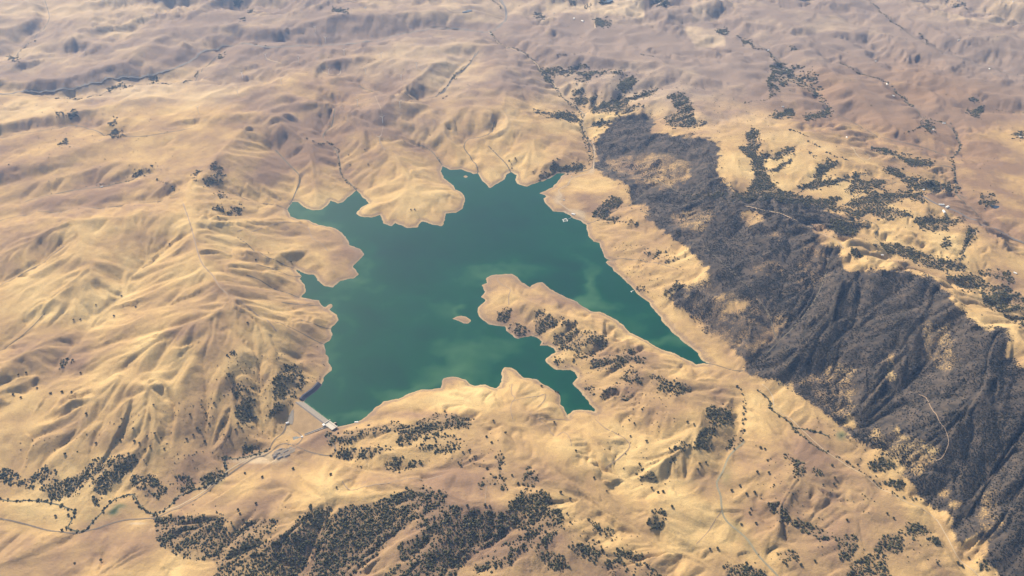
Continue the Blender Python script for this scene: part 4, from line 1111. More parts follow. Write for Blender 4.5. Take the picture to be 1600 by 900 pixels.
X, Y = candidates(9.6)
Z = HT(X, Y)
u, v, dep = proj(X, Y, Z)
wm = look(wood_map, u + (fbm(X / 40, Y / 40, 2, 71) - .5) * 8, v + (fbm(X / 40, Y / 40, 2, 72) - .5) * 7)
clump = fbm(X / 48, Y / 48, 4, 73)
wm = np.maximum(wm, 0.5 * look(wood_fringe, u, v) * (fbm(X / 30, Y / 30, 2, 79) > 0.55))
pw = np.clip(wm * 1.15 + (clump - 0.5) * 2.4 * np.minimum(wm * 3, 1) * (1.1 - wm) * 2.0, 0, 1) * 0.84
gx_d = (HT(X + 14, Y) - HT(X - 14, Y)) / 28; gy_d = (HT(X, Y + 14) - HT(X, Y - 14)) / 28
lit = (-gx_d * to_sun.x - gy_d * to_sun.y + to_sun.z) / np.sqrt(1 + gx_d ** 2 + gy_d ** 2)
pw = pw * (0.25 + 0.95 * sstep(0.74, 0.52, lit))
keep = (rng.random(len(X)) < pw) & (wm > 0.04) & (u > -40) & (u < 1640) & (Z > 2.5 - 80 * (v > 690))
wet_ok = look(scrub_map, u, v) < 0.9
ox, oy = X[keep], Y[keep]
# creekside lines
for wd, share, pts in CREEKS:
    P = path_points(pts, 7.0)
    m = rng.random(len(P)) < share * 0.85
    P = P[m]
    P = P + (rng.random(P.shape) - 0.5) * 2.6 * wd
    ox = np.concatenate([ox, P[:, 0]]); oy = np.concatenate([oy, P[:, 1]])
# scattered oaks around the woods and on the open slopes
X2, Y2 = candidates(26)
Z2 = HT(X2, Y2); u2, v2, _ = proj(X2, Y2, Z2)
SPARSE = [(.13,[(0,700),(230,640),(400,600),(400,700),(300,760),(0,740)]),(.22,[(330,560),(520,540),(500,600),(450,690),(300,700)]),(.13,[(950,380),(1070,385),(1100,440),(1030,490),(960,415)]),(.09,[(520,690),(760,660),(800,720),(700,740),(560,730)]),
 (.12,[(860,560),(1080,600),(1040,640),(900,640)]),(.08,[(960,650),(1060,640),(1050,780),(920,760)]),(.10,[(1180,690),(1330,750),(1420,800),(1480,880),(1180,880)]),(.06,[(1233,610),(1330,680),(1420,750),(1300,700)]),(.10,[(880,780),(1010,840),(1050,900),(880,890)]),
 (.06,[(240,790),(480,780),(560,770),(500,830),(300,860)]),(.012,[(0,160),(250,160),(400,330),(60,330)]),(.02,[(900,100),(1100,120),(1300,250),(1500,330),(1590,520),(1300,380),(1120,250),(930,200)]),(.006,[(1050,0),(1600,0),(1600,400),(1300,230)]),(.006,[(400,0),(1000,0),(900,120),(500,200)]),
 (.05,[(780,480),(1000,560),(1000,600),(860,600)])]
sparse_map = np.zeros((MH, MW))
for k, poly in SPARSE:
    s, m = raster(poly); sparse_map[s] = np.where(m, np.maximum(sparse_map[s], k), sparse_map[s])
k2 = (rng.random(len(X2)) < look(sparse_map, u2, v2) * (0.4 + 2.2 * (fbm(X2 / 120, Y2 / 120, 2, 74) > 0.55))) & (look(scrub_map, u2, v2) < 0.05)
ox = np.concatenate([ox, X2[k2]]); oy = np.concatenate([oy, Y2[k2]])
oz = HT(ox, oy)
small_ = np.arange(len(ox)) >= len(ox) - int(k2.sum())
sd_l, _ = seg_dist(ox, oy, shore_xy); in_l = inside(ox, oy, shore_xy)
dam_al = (ox - DAM_A[0]) * dam_dir[0] + (oy - DAM_A[1]) * dam_dir[1]; dam_ou = (ox - DAM_A[0]) * dam_out[0] + (oy - DAM_A[1]) * dam_out[1]
on_dam = (dam_al > -8) & (dam_al < DAM_LEN + 60) & (dam_ou > -10) & (dam_ou < 190)
ok = ~in_l & (sd_l > 20) & ~on_dam
ox, oy, oz, small_ = ox[ok], oy[ok], oz[ok], small_[ok]
orad = 2.8 + 5.4 * rng.random(len(ox)) ** 2.2
orad = np.where(small_, 2.2 + 2.2 * rng.random(len(ox)), orad)
ohgt = orad * (1.25 + 0.4 * rng.random(len(ox)))
otint = np.clip(rng.normal(0.38, 0.28, len(ox)), 0, 1.1)

# hand placed lone oaks
sx_, sy_, sz_ = (np.array(a) for a in zip(*[tuple(float(c) for c in drop(u, v)) for u, v in SINGLES]))
srad = 6.0 + 3.2 * np.random.default_rng(3).random(len(sx_))
shgt = srad * 1.45

# the 300 that show largest stay things of their own
uu, vv, dd = proj(ox, oy, oz)
big = orad / dd * (uu > 12) * (uu < 1588) * (vv > 600) * (vv < 885)
st_id = stand_map[np.clip((vv / MS + MO).astype(int), 0, MH - 1), np.clip((uu / MS + MO).astype(int), 0, MW - 1)]
named = np.array([i >= 0 and WOODS[i][0] != '' for i in st_id])
order = np.argsort(-(big * named))
N_SOLO = 300 - len(sx_)
solo = order[:N_SOLO]
rest = np.setdiff1d(np.arange(len(ox)), solo)
print('oaks', len(ox), 'solo', len(solo), 'singles', len(sx_))
fr_ = rest[dd[rest] > 6300]; nr_ = rest[dd[rest] <= 6300]
mA = build_mass('near', np.stack([ox, oy, oz - 0.5], -1)[nr_], orad[nr_], ohgt[nr_], otint[nr_], 2, M_OAK, 0.42)
mB = build_mass('far', np.stack([ox, oy, oz - 0.5], -1)[fr_], orad[fr_] * (1.1 + 0.45 * sstep(7000, 10500, dd[fr_])), ohgt[fr_], otint[fr_], 1, M_OAK, 0.5)
def join_meshes(name, ms, mat):
    Vs, Fs, Ts, off = [], [], [], 0
    for m in ms:
        V = np.empty(len(m.vertices) * 3, np.float32); m.vertices.foreach_get('co', V)
        F = np.empty(len(m.loops), np.int32); m.loops.foreach_get('vertex_index', F)
        T = np.empty(len(m.vertices), np.float32); m.attributes['tint'].data.foreach_get('value', T)
        Vs.append(V.reshape(-1, 3)); Fs.append(F.reshape(-1, 3) + off); Ts.append(T); off += len(m.vertices)
        bpy.data.meshes.remove(m)
    return mesh_np(name, np.concatenate(Vs), np.concatenate(Fs), mat, False, dict(tint=np.concatenate(Ts)))
woodland = link('oak_woodland', join_meshes('oak_woodland', [mA, mB], M_OAK))
tag(woodland, 'dark oak woods in the gullies and on the slopes round the reservoir', 'woodland', None, 'stuff')

# brush
fringe_map = blur(scrub_map, 14)
X, Y = candidates(8.6)
Z = HT(X, Y)
u, v, dep = proj(X, Y, Z)
sm = look(scrub_map, u + (fbm(X / 50, Y / 50, 2, 81) - .5) * 14, v + (fbm(X / 50, Y / 50, 2, 82) - .5) * 12)
sm = np.maximum(sm, 0.55 * look(fringe_map, u, v) * (fbm(X / 35, Y / 35, 2, 87) > 0.52))
cl = fbm(X / 60, Y / 60, 3, 83)
big_cl = fbm(X / 330, Y / 330, 4, 85)
ps = np.clip(sm * 1.0 + (cl - .5) * 1.3 * np.minimum(sm * 3, 1) - sstep(0.5, 0.7, big_cl) * 0.5, 0, 1)
gx_d = (HT(X + 14, Y) - HT(X - 14, Y)) / 28; gy_d = (HT(X, Y + 14) - HT(X, Y - 14)) / 28
lit = (-gx_d * to_sun.x - gy_d * to_sun.y + to_sun.z) / np.sqrt(1 + gx_d ** 2 + gy_d ** 2)
ps = ps * (0.5 + 0.55 * sstep(0.72, 0.45, lit)) - 0.35 * sstep(0.5, 0.68, fbm(X / 130, Y / 130, 3, 88))
k = (rng.random(len(X)) < ps) & (sm > 0.04) & (u > -60) & (u < 1680) & (dep < 13000)
bx, by, bz = X[k], Y[k], Z[k]
brad = 3.2 + 3.0 * rng.random(len(bx)) ** 1.5
bh = brad * (0.65 + 0.5 * rng.random(len(bx)))
bt = np.clip(rng.normal(0.36, 0.2, len(bx)) + (fbm(bx / 200, by / 200, 3, 86) - 0.5) * 1.2, 0, 1.1)
print('brush', len(bx))
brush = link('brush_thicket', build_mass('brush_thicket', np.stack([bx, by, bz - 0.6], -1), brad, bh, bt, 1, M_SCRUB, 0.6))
tag(brush, 'dense dark brush covering the big hillside on the right', 'brush', None, 'stuff')

# individual oaks: trunk with limbs and a crown of leaf clumps
def oak_meshes(seed):
    r = np.random.default_rng(seed)
    bm = bmesh.new()
    def limb(p, q_, r0, r1):
        d_ = Vector(q_) - Vector(p)
        mat_ = d_.to_track_quat('Z', 'Y').to_matrix().to_4x4(); mat_.translation = (Vector(p) + Vector(q_)) / 2
        bmesh.ops.create_cone(bm, cap_ends=True, segments=7, radius1=r0, radius2=r1, depth=d_.length, matrix=mat_)
    limb((0, 0, -0.08), (0.02, 0.03, 0.42), 0.10, 0.07)
    tips = []
    for k in range(6):
        a = k * 1.05 + r.random() * 0.5
        tip = (0.55 * math.cos(a), 0.55 * math.sin(a), 0.75 + 0.25 * r.random())
        limb((0.02, 0.03, 0.36), tip, 0.055, 0.018); tips.append(tip)
    trunk = bpy.data.meshes.new('trunk'); bm.to_mesh(trunk); bm.free(); trunk.materials.append(M_BARK)
    Vs, Fs, Ts, off = [], [], [], 0
    V0, F0 = ico(2)
    cen = [(0, 0, 0.95, 0.6)] + [(0.55 * math.cos(a), 0.55 * math.sin(a), 0.75 + 0.35 * r.random(), 0.38 + 0.14 * r.random()) for a in np.arange(6) * 1.05 + r.random(6) * 0.5]
    for cx, cy, cz, rr in cen:
        V = V0 * (1 + (r.random(len(V0))[:, None] - .5) * 0.4) * rr
        V[:, 2] *= 0.8
        Vs.append(V + (cx, cy, cz)); Fs.append(F0 + off); off += len(V); Ts.append(np.full(len(V), 0.25) + r.random(len(V)) * 0.35)
    # loose leaf sprays
    n = 420
    ci = r.integers(0, len(cen), n)
    C = np.array(cen)[ci]
    dirs = r.normal(size=(n, 3)); dirs /= np.linalg.norm(dirs, axis=1)[:, None]
    base_ = C[:, :3] + dirs * C[:, 3:] * (0.92 + 0.22 * r.random((n, 1)))
    t1 = np.cross(dirs, r.normal(size=(n, 3))); t1 /= np.linalg.norm(t1, axis=1)[:, None]
    t2 = np.cross(dirs, t1) + dirs * 0.5
    s_ = 0.10 + 0.08 * r.random((n, 1))
    L = np.stack([base_ + t1 * s_, base_ - t1 * s_ * 0.5 + t2 * s_, base_ - t1 * s_ * 0.5 - t2 * s_], 1).reshape(-1, 3)
    Vs.append(L); Fs.append(np.arange(n * 3).reshape(n, 3) + off); Ts.append(np.repeat(r.random(n) * 0.9, 3))
    crown = mesh_np('crown', np.concatenate(Vs), np.concatenate(Fs), M_OAK, False, dict(tint=np.concatenate(Ts)))
    return trunk, crown
OAKS = [oak_meshes(200 + k) for k in range(6)]
def oak(x, y, z, rad, hgt, k, label, group):
    e = empty('oak_tree', (x, y, z - 0.2), (k * 2.39) % 6.28)
    e.scale = (rad * 0.98, rad * 0.98, hgt * 0.72)
    tag(e, label, 'tree', group)
    tr, cr = OAKS[k % 6]
    link('trunk', tr, e); link('crown', cr, e)
ORD = ['leftmost', 'second from the left', 'third from the left', 'fourth from the left', 'fifth from the left', 'sixth from the left', 'seventh from the left', 'eighth from the left', 'ninth from the left', 'tenth from the left',
       'eleventh from the left', 'twelfth from the left', 'thirteenth from the left', 'fourteenth from the left', 'fifteenth from the left', 'sixteenth from the left', 'seventeenth from the left', 'eighteenth from the left', 'nineteenth from the left', 'twentieth from the left',
       'twenty-first from the left', 'twenty-second from the left', 'twenty-third from the left', 'twenty-fourth from the left']
ZONES = [  # where a lone oak stands
 ('on the flat grass near the bottom left corner', lambda u, v: u < 170 and v > 780),
 ('on the far left folded slope', lambda u, v: u < 160 and 560 < v <= 780),
 ('on the gullied slope above the creek', lambda u, v: 160 <= u < 262 and 600 < v <= 780),
 ('on the slope left of the dam', lambda u, v: 262 <= u < 385 and 600 < v <= 735),
 ('by the road below the dam', lambda u, v: 370 <= u < 420 and 720 < v <= 783),
 ('on the rise above the bottom left wood', lambda u, v: 365 <= u < 420 and 783 < v <= 830),
 ('in the brown valley right of the dam', lambda u, v: 420 <= u < 560 and 700 < v <= 780),
 ('on the slopes round the small round hill', lambda u, v: 700 <= u < 775 and v <= 735),
 ('on the smooth golden knolls below the cove', lambda u, v: 775 <= u < 905 and v < 715),
 ('in front of the round hill', lambda u, v: 700 <= u < 810 and 735 <= v <= 800),
 ('on the slope edging the pale valley', lambda u, v: 840 <= u < 1060 and 740 < v <= 830),
 ('on the pale hills right of the cove', lambda u, v: 900 <= u < 1060 and v <= 740),
 ('on the ridge left of the grey wash', lambda u, v: 1060 <= u < 1140 and v < 900),
 ('on the slope just right of the grey wash', lambda u, v: 1140 <= u < 1215 and v < 900),
 ('between the grey wash and the dirt road', lambda u, v: 1215 <= u < 1350 and v < 830),
 ('low between the wash and the dirt road', lambda u, v: 1215 <= u < 1350 and v >= 830),
 ('beside the curving dirt road at lower right', lambda u, v: u >= 1350 and v > 780),
 ('on the far golden slopes left of the lake', lambda u, v: u < 560 and v <= 600),
 ('on the headland across the lake', lambda u, v: 560 <= u < 720 and v < 400),
 ('on the slope above the far shore', lambda u, v: 720 <= u < 900 and v < 400),
 ('on the open hills', lambda u, v: True)]
zi = [next(i for i, (_, f) in enumerate(ZONES) if f(u, v)) for u, v in SINGLES]
k = 0
for i, (zn, _) in enumerate(ZONES):
    mem = sorted([j for j in range(len(SINGLES)) if zi[j] == i], key=lambda j: SINGLES[j][0])
    for r_, j in enumerate(mem):
        lab = ('big lone oak %s, %s' % (zn, ORD[r_])) if len(mem) > 1 else 'big lone oak %s' % zn
        oak(sx_[j], sy_[j], sz_[j], srad[j], shgt[j], k, lab, 'lone oaks ' + zn); k += 1
for j in solo:
    nm = WOODS[st_id[j]][0]
    oak(ox[j], oy[j], oz[j], orad[j], ohgt[j], k, 'oak crowded %s' % nm, 'oaks ' + nm); k += 1

# ------------------------------------------------------------------ dam
M_DAMGRASS = plain('dam_grass', (0.41, 0.28, 0.15), 0.3, 0.02, 0.95, 0.1)
M_RIPRAP = plain('pale_riprap', (0.27, 0.235, 0.19), 0.3, 0.12)
M_CREST = plain('crest_road', (0.16, 0.14, 0.13), 0.2, 0.1)
M_CONC = plain('pale_concrete', (0.52, 0.47, 0.39), 0.12, 0.1)
M_DARKROCK = plain('dark_rock_face', (0.075, 0.075, 0.095), 0.35, 0.2)
M_WHITE = plain('white_paint', (0.78, 0.77, 0.74), 0.05, 0.1, 0.5)
M_GREYROOF = plain('grey_roof', (0.19, 0.18, 0.175), 0.2, 0.1, 0.6)
M_BROWNROOF = plain('brown_roof', (0.22, 0.15, 0.11), 0.2, 0.1, 0.7)
M_TANWALL = plain('tan_wall', (0.45, 0.37, 0.28), 0.15, 0.2)
M_DARK = plain('dark_opening', (0.04, 0.04, 0.045), 0.2, 0.2, 0.4)
M_STEEL = plain('galvanised_steel', (0.45, 0.47, 0.48), 0.1, 0.2, 0.45, 0.5, 0.6)

def dpt(a, s, z):
    p = DAM_A + dam_dir * a + dam_out * s
    return (p[0], p[1], z)
def dam_sheet(name, s_list, mat, parent, lift, a0=-26, a1=None, thick=6.0):
    a1 = DAM_LEN + 34 if a1 is None else a1
    A = np.linspace(a0, a1, 60)
    bm = bmesh.new(); rows = []
    for a in A:
        fz = -50 + 45 * (abs(a / DAM_LEN - 0.42) * 1.75) ** 2
        s_end = CREST_OUT + (CREST - fz) * DOWN + 4
        row = []
        for f in s_list:
            s = f if f <= CREST_OUT + 0.1 else CREST_OUT + (s_end - CREST_OUT) * (f - 100.0)
            z = float(dam_profile(np.array(float(s)))) if s >= 0 else CREST * s / CREST_IN
            row.append(bm.verts.new(dpt(a, s, max(z, fz - 4) + lift)))
        rows.append(row)
    for r0, r1 in zip(rows[:-1], rows[1:]):
        for k in range(len(s_list) - 1): bm.faces.new((r0[k], r1[k], r1[k + 1], r0[k + 1]))
    r = bmesh.ops.extrude_face_region(bm, geom=bm.faces[:])
    bmesh.ops.translate(bm, verts=[e for e in r['geom'] if isinstance(e, bmesh.types.BMVert)], vec=(0, 0, -thick))
    bmesh.ops.recalc_face_normals(bm, faces=bm.faces)
    me = bpy.data.meshes.new(name); bm.to_mesh(me); bm.free(); me.materials.append(mat)
    return link(name, me, parent)
dam = empty('embankment_dam', (0, 0, 0))
tag(dam, 'earth dam with tan grass face holding back the reservoir', 'dam')
dam_sheet('riprap_face', [-16, 0, 15, 30, CREST_IN - 0.3], M_RIPRAP, dam, 0.0)
dam_sheet('crest_road', [CREST_IN, CREST_IN + 5, CREST_OUT], M_CREST, dam, 0.3)
dam_sheet('grass_face', [CREST_OUT] + [100 + f for f in np.linspace(0.004, 1, 24)], M_DAMGRASS, dam, 0.0)

def box(bm, cx, cy, cz, lx, ly, lz, rz=0.0):
    from mathutils import Matrix
    m = Matrix.Translation((cx, cy, cz)) @ Matrix.Rotation(rz, 4, 'Z') @ Matrix.Diagonal((lx, ly, lz, 1))
    bmesh.ops.create_cube(bm, size=1.0, matrix=m)
def part(name, fn, mat, parent=None, bev=0.0):
    bm = bmesh.new(); fn(bm)
    if bev: bmesh.ops.bevel(bm, geom=bm.edges[:], offset=bev, segments=1, affect='EDGES')
    me = bpy.data.meshes.new(name); bm.to_mesh(me); bm.free(); me.materials.append(mat)
    return link(name, me, parent)

def groin_fn(bm):
    rows = []
    for a, b in (((455, 643), (459, 640)), ((452, 650), (459, 649)), ((450, 657), (459, 656)), ((449, 662), (457, 664))):
        row = []
        for t_ in np.linspace(0, 1, 6):
            x, y, z = (float(c) for c in drop(a[0] + (b[0] - a[0]) * t_, a[1] + (b[1] - a[1]) * t_))
            s_ = (x - DAM_A[0]) * dam_out[0] + (y - DAM_A[1]) * dam_out[1]
            row.append(bm.verts.new((x, y, z + 4.6)))
        rows.append(row)
    for r0, r1 in zip(rows[:-1], rows[1:]):
        for k in range(5): bm.faces.new((r0[k], r0[k + 1], r1[k + 1], r1[k]))
    r = bmesh.ops.extrude_face_region(bm, geom=bm.faces[:])
    bmesh.ops.translate(bm, verts=[e for e in r['geom'] if isinstance(e, bmesh.types.BMVert)], vec=(0, 0, -7))
    bmesh.ops.recalc_face_normals(bm, faces=bm.faces)
bm = bmesh.new(); groin_fn(bm); me = bpy.data.meshes.new('groin'); bm.to_mesh(me); bm.free(); me.materials.append(M_RIPRAP); link('groin', me, dam)

# spillway at the right end of the dam
ang = math.atan2(dam_dir[1], dam_dir[0])
p = dpt(DAM_LEN + 30, 30, 0)
sw = empty('spillway', (p[0], p[1], CREST - 3), ang)
tag(sw, 'white concrete spillway at the right end of the dam', 'spillway')
part('apron', lambda b: box(b, 4, 0, 1.5, 84, 46, 5), M_CONC, sw, 0.4)
part('side_wall', lambda b: box(b, -39, -4, 6, 5, 66, 6), M_CONC, sw, 0.3)
part('side_wall', lambda b: box(b, 47, 4, 6, 4, 42, 6), M_CONC, sw, 0.3)
part('weir', lambda b: box(b, 4, 14, 5.5, 78, 4, 4), M_CONC, sw, 0.3)
part('gate_house', lambda b: (box(b, -30, -32, 7, 14, 12, 9), box(b, -30, -32, 11.9, 16, 14, 1)), M_WHITE, sw)
part('trough', lambda b: box(b, -12, -26, 2.4, 22, 9, 3.4), M_DARK, sw)

# chute from the spillway down to the basin
ch = empty('spillway_chute', (0, 0, 0))
tag(ch, 'dark sloping concrete chute running down the right edge of the dam face', 'chute')
P = path_points([(509, 668), (500, 671), (490, 675), (476, 680)], 8)
def strip(P, w0, z_up, hgt, off=0.0):
    def fn(bm):
        T = np.gradient(P, axis=0); T /= np.linalg.norm(T, axis=1)[:, None]
        N = np.stack([-T[:, 1], T[:, 0]], -1)
        rows = []
        for (x, y), (nx_, ny_) in zip(P, N):
            zt = float(HT(x, y)) + z_up
            rows.append([bm.verts.new((x + nx_ * (off + s * w0 / 2), y + ny_ * (off + s * w0 / 2), zt + dz)) for s, dz in ((-1, 0), (1, 0), (1, -hgt), (-1, -hgt))])
        for a, b in zip(rows[:-1], rows[1:]):
            for k in range(4): bm.faces.new((a[k], b[k], b[(k + 1) % 4], a[(k + 1) % 4]))
        bm.faces.new(rows[0][::-1]); bm.faces.new(rows[-1])
        bmesh.ops.recalc_face_normals(bm, faces=bm.faces)
    return fn
part('chute_floor', strip(P, 12, 4.6, 8), M_CREST, ch)
part('chute_wall', strip(P, 1.6, 7.0, 8, 6.9), M_CONC, ch)
part('chute_wall', strip(P, 1.6, 7.0, 8, -6.9), M_CONC, ch)

# dark rock bank left of the dam, with the valve house above it
bank = [(503, 601), (499, 606), (493, 612), (486, 617), (479, 622), (475, 627)]
def bank_fn(bm):
    rows = []
    for u, v in bank:
        x, y = (float(c) for c in unproj(u, v, 0)); 
        x2, y2 = (float(c) for c in unproj(u - 5, v - 3, 10))
        dx_, dy_ = x2 - x, y2 - y
        n = math.hypot(dx_, dy_); dx_, dy_ = dx_ / n, dy_ / n
        rows.append([bm.verts.new((x - dx_ * 10, y - dy_ * 10, -4)), bm.verts.new((x + dx_ * 4, y + dy_ * 4, 3)), bm.verts.new((x + dx_ * 24, y + dy_ * 24, 17)), bm.verts.new((x + dx_ * 34, y + dy_ * 34, 18)), bm.verts.new((x + dx_ * 38, y + dy_ * 38, 6)), bm.verts.new((x, y, -6))])
    for a, b in zip(rows[:-1], rows[1:]):
        for k in range(6): bm.faces.new((a[k], b[k], b[(k + 1) % 6], a[(k + 1) % 6]))
    bm.faces.new(rows[0][::-1]); bm.faces.new(rows[-1])
    bmesh.ops.recalc_face_normals(bm, faces=bm.faces)
tag(part('rock_bank', bank_fn, M_DARKROCK), 'dark rock bank along the shore left of the dam', 'rock bank')

def house(u, v, L, W, Hh, rz, name, label, cat, wall=None, roof=None, group=None, lift=0.0):
    x, y, z = (float(c) for c in drop(u, v))
    e = empty(name, (x, y, z + lift), rz)
    tag(e, label, cat, group)
    part('wall', lambda b: box(b, 0, 0, Hh / 2 - 1, L, W, Hh + 2), wall or M_WHITE, e)
    def rf(bm):
        o_ = 0.7
        r0 = [bm.verts.new(c_) for c_ in ((-L / 2 - o_, -W / 2 - o_, Hh + .02), (L / 2 + o_, -W / 2 - o_, Hh + .02), (L / 2 + o_, W / 2 + o_, Hh + .02), (-L / 2 - o_, W / 2 + o_, Hh + .02))]
        a = bm.verts.new((-L / 2 - o_, 0, Hh + W * 0.26)); b = bm.verts.new((L / 2 + o_, 0, Hh + W * 0.26))
        bm.faces.new((r0[0], r0[1], b, a)); bm.faces.new((r0[2], r0[3], a, b)); bm.faces.new((r0[3], r0[0], a)); bm.faces.new((r0[1], r0[2], b)); bm.faces.new(r0[::-1])
        bmesh.ops.recalc_face_normals(bm, faces=bm.faces)
    part('roof', rf, roof or M_GREYROOF, e)
    part('door', lambda b: box(b, 0, -W / 2 - 0.04, Hh * 0.32, L * 0.16, 0.2, Hh * 0.64), M_DARK, e)
    for sx in (-0.3, 0.3):
        part('window', lambda b: box(b, sx * L, -W / 2 - 0.04, Hh * 0.55, L * 0.12, 0.2, Hh * 0.3), M_DARK, e)
    return e
house(449, 661.5, 20, 13, 6, 0.4, 'valve_house', 'small white valve house at the foot of the dam on the left', 'building', roof=M_WHITE)
house(472, 683, 14, 10, 5, 0.3, 'pump_house', 'small white pump house beside the grey basin', 'building', roof=M_WHITE)
house(485, 610, 18, 11, 5, 0.9, 'intake_house', 'small white building above the dark rock bank', 'building', roof=M_WHITE)
house(557, 660, 24, 11, 4, 0.1, 'shore_hut', 'small white hut alone on the shore right of the spillway', 'building', roof=M_WHITE)
house(896, 335, 34, 18, 6, -0.5, 'marina_building', 'white marina building on the paved shore', 'building', roof=M_WHITE)
house(881, 313, 14, 9, 5, 0.2, 'ticket_hut', 'tiny white hut on the track above the marina', 'building', roof=M_WHITE)
house(893, 276, 14, 9, 5, 0.2, 'road_hut', 'tiny white hut beside the canyon road near the shore', 'building', roof=M_WHITE)

# works yard below the dam
yard = [(425, 712), (430, 704), (438, 700), (446, 701), (452, 698), (462, 701), (460, 706), (452, 709), (450, 715), (440, 716), (436, 720), (428, 719)]
YP = np.array([[float(c) for c in drop(u, v)] for u, v in yard])
def yard_fn(bm):
    zc = YP[:, 2].mean()
    gx_ = np.linspace(YP[:, 0].min(), YP[:, 0].max(), 26); gy_ = np.linspace(YP[:, 1].min(), YP[:, 1].max(), 26)
    grid = {}
    for i, a in enumerate(gx_):
        for j, b in enumerate(gy_): grid[i, j] = (a, b)
    vs_ = {}
    def vert(i, j):
        if (i, j) not in vs_:
            a, b = grid[i, j]; vs_[i, j] = bm.verts.new((a, b, float(HT(a, b)) + 0.9))
        return vs_[i, j]
    for i in range(25):
        for j in range(25):
            a, b = (np.array(grid[i, j]) + np.array(grid[i + 1, j + 1])) / 2
            if inside(np.array([a]), np.array([b]), YP[:, :2])[0]: bm.faces.new((vert(i, j), vert(i + 1, j), vert(i + 1, j + 1), vert(i, j + 1)))
M_YARD = plain('yard_gravel', (0.19, 0.15, 0.11), 0.55, 0.04)
tag(part('works_yard', yard_fn, M_YARD), 'dark gravel works yard below the dam', 'yard', None, 'structure')
ysheds = [(430, 713, 'leftmost grey shed in the works yard below the dam'), (434, 709, 'second grey shed from the left in the works yard'), (438, 715, 'grey shed at the near edge of the works yard'), (441, 710, 'grey shed in the middle of the works yard'),
          (446, 706, 'grey shed right of the middle of the works yard'), (449, 712, 'grey shed at the near right edge of the works yard'), (453, 703, 'grey shed at the far right edge of the works yard'), (437, 703, 'grey shed at the far left edge of the works yard')]
for i, (u, v, l) in enumerate(ysheds):
    house(u, v, 26 + 4 * (i % 3), 9, 4.5, 0.62, 'storage_shed', l, 'shed', M_TANWALL, M_GREYROOF, 'sheds in the works yard')

# ranch and farm buildings far away
RANCH = [(1134,52,'white ranch house beside the topmost creek trees'),(1200,79,'bright white barn beside the winding far creek'),(1229,110,'white house in the middle of the tree village'),(1236,127,'grey roofed house at the lower edge of the tree village'),(1223,167,'white ranch house below the tree village'),
 (1368,96,'white house at the end of the far ridge road'),(1386,132,'white barn beside the second far creek'),(1396,150,'white house below the second far creek'),(1475,193,'bright white barn in the far right creek grove'),(1458,203,'white house left of the far right creek grove'),(1546,108,'white house alone on the far right plain'),
 (1594,214,'white house at the far right edge'),(1498,63,'small white house on the far right slopes'),(1443,297,'white house among the dark trees of the right ravine'),(1323,215,'small white hut on the right grassy ridge'),(1350,234,'white house by the looped driveway'),
 (1471,320,'long white barn beside the far valley road'),(1480,324,'white barn just right of the long barn'),(1475,331,'white shed below the long barn'),(1586,427,'white house at the lower right tree line'),(1378,399,'small white hut on the grass below the wooded ridge'),
 (159,292,'white hut alone on the pale slope at upper left'),(897,29,'large bright white barn beside the far fields'),(910,33,'small white shed right of the large far barn'),(936,33,'grey farm house among the dark square of trees'),(945,37,'grey barn in the dark square of trees'),
 (850,30,'grey house among trees left of the far barn'),(866,21,'tiny grey shed by the far lane'),(767,53,'white hut at the highway bend'),(571,12,'white hut on the topmost left hills'),(1030,6,'pale farm house in the far dark orchard'),(1040,8,'pale shed right of the far orchard house'),(1583,3,'white house at the top right corner')]
for i, (u, v, l) in enumerate(RANCH):
    bigb = any(w_ in l for w_ in ('barn', 'large'))
    house(u, v, 44 if 'large' in l or 'long' in l else (34 if bigb else 24), 18 if bigb else 13, 6, (i * 0.77) % 3.1, 'ranch_building', l, 'building', M_WHITE if 'grey' not in l else M_TANWALL, M_WHITE if ('white' in l or 'pale' in l) else M_GREYROOF, 'ranch buildings')

# wind turbines on the far left hills
M_TURB = plain('turbine_white', (0.82, 0.82, 0.80), 0.04, 0.2, 0.5)
def lathe(bm, x0, z0, r0, x1, z1, r1, y=0.0, seg=10):
    d_ = Vector((x1 - x0, 0, z1 - z0)); m = d_.to_track_quat('Z', 'Y').to_matrix().to_4x4(); m.translation = Vector(((x0 + x1) / 2, y, (z0 + z1) / 2))
    bmesh.ops.create_cone(bm, cap_ends=True, segments=seg, radius1=r0, radius2=r1, depth=d_.length, matrix=m)
def blade_fn(a):
    def fn(bm):
        sec = [(2, 1.0), (8, 1.9), (22, 1.3), (38, 0.5)]
        ca, sa = math.cos(a), math.sin(a)
        rows = []
        for r_, w_ in sec:
            cx, cz = ca * r_, sa * r_
            tx_, tz_ = -sa * w_, ca * w_
            rows.append([bm.verts.new((cx + tx_, -5.6, 70 + cz + tz_)), bm.verts.new((cx, -5.95, 70 + cz)), bm.verts.new((cx - tx_ * .6, -5.6, 70 + cz - tz_ * .6)), bm.verts.new((cx, -5.25, 70 + cz))])
        for p_, q_ in zip(rows[:-1], rows[1:]):
            for k in range(4): bm.faces.new((p_[k], q_[k], q_[(k + 1) % 4], p_[(k + 1) % 4]))
        bm.faces.new(rows[0][::-1]); bm.faces.new(rows[-1])
        bmesh.ops.recalc_face_normals(bm, faces=bm.faces)
    return fn
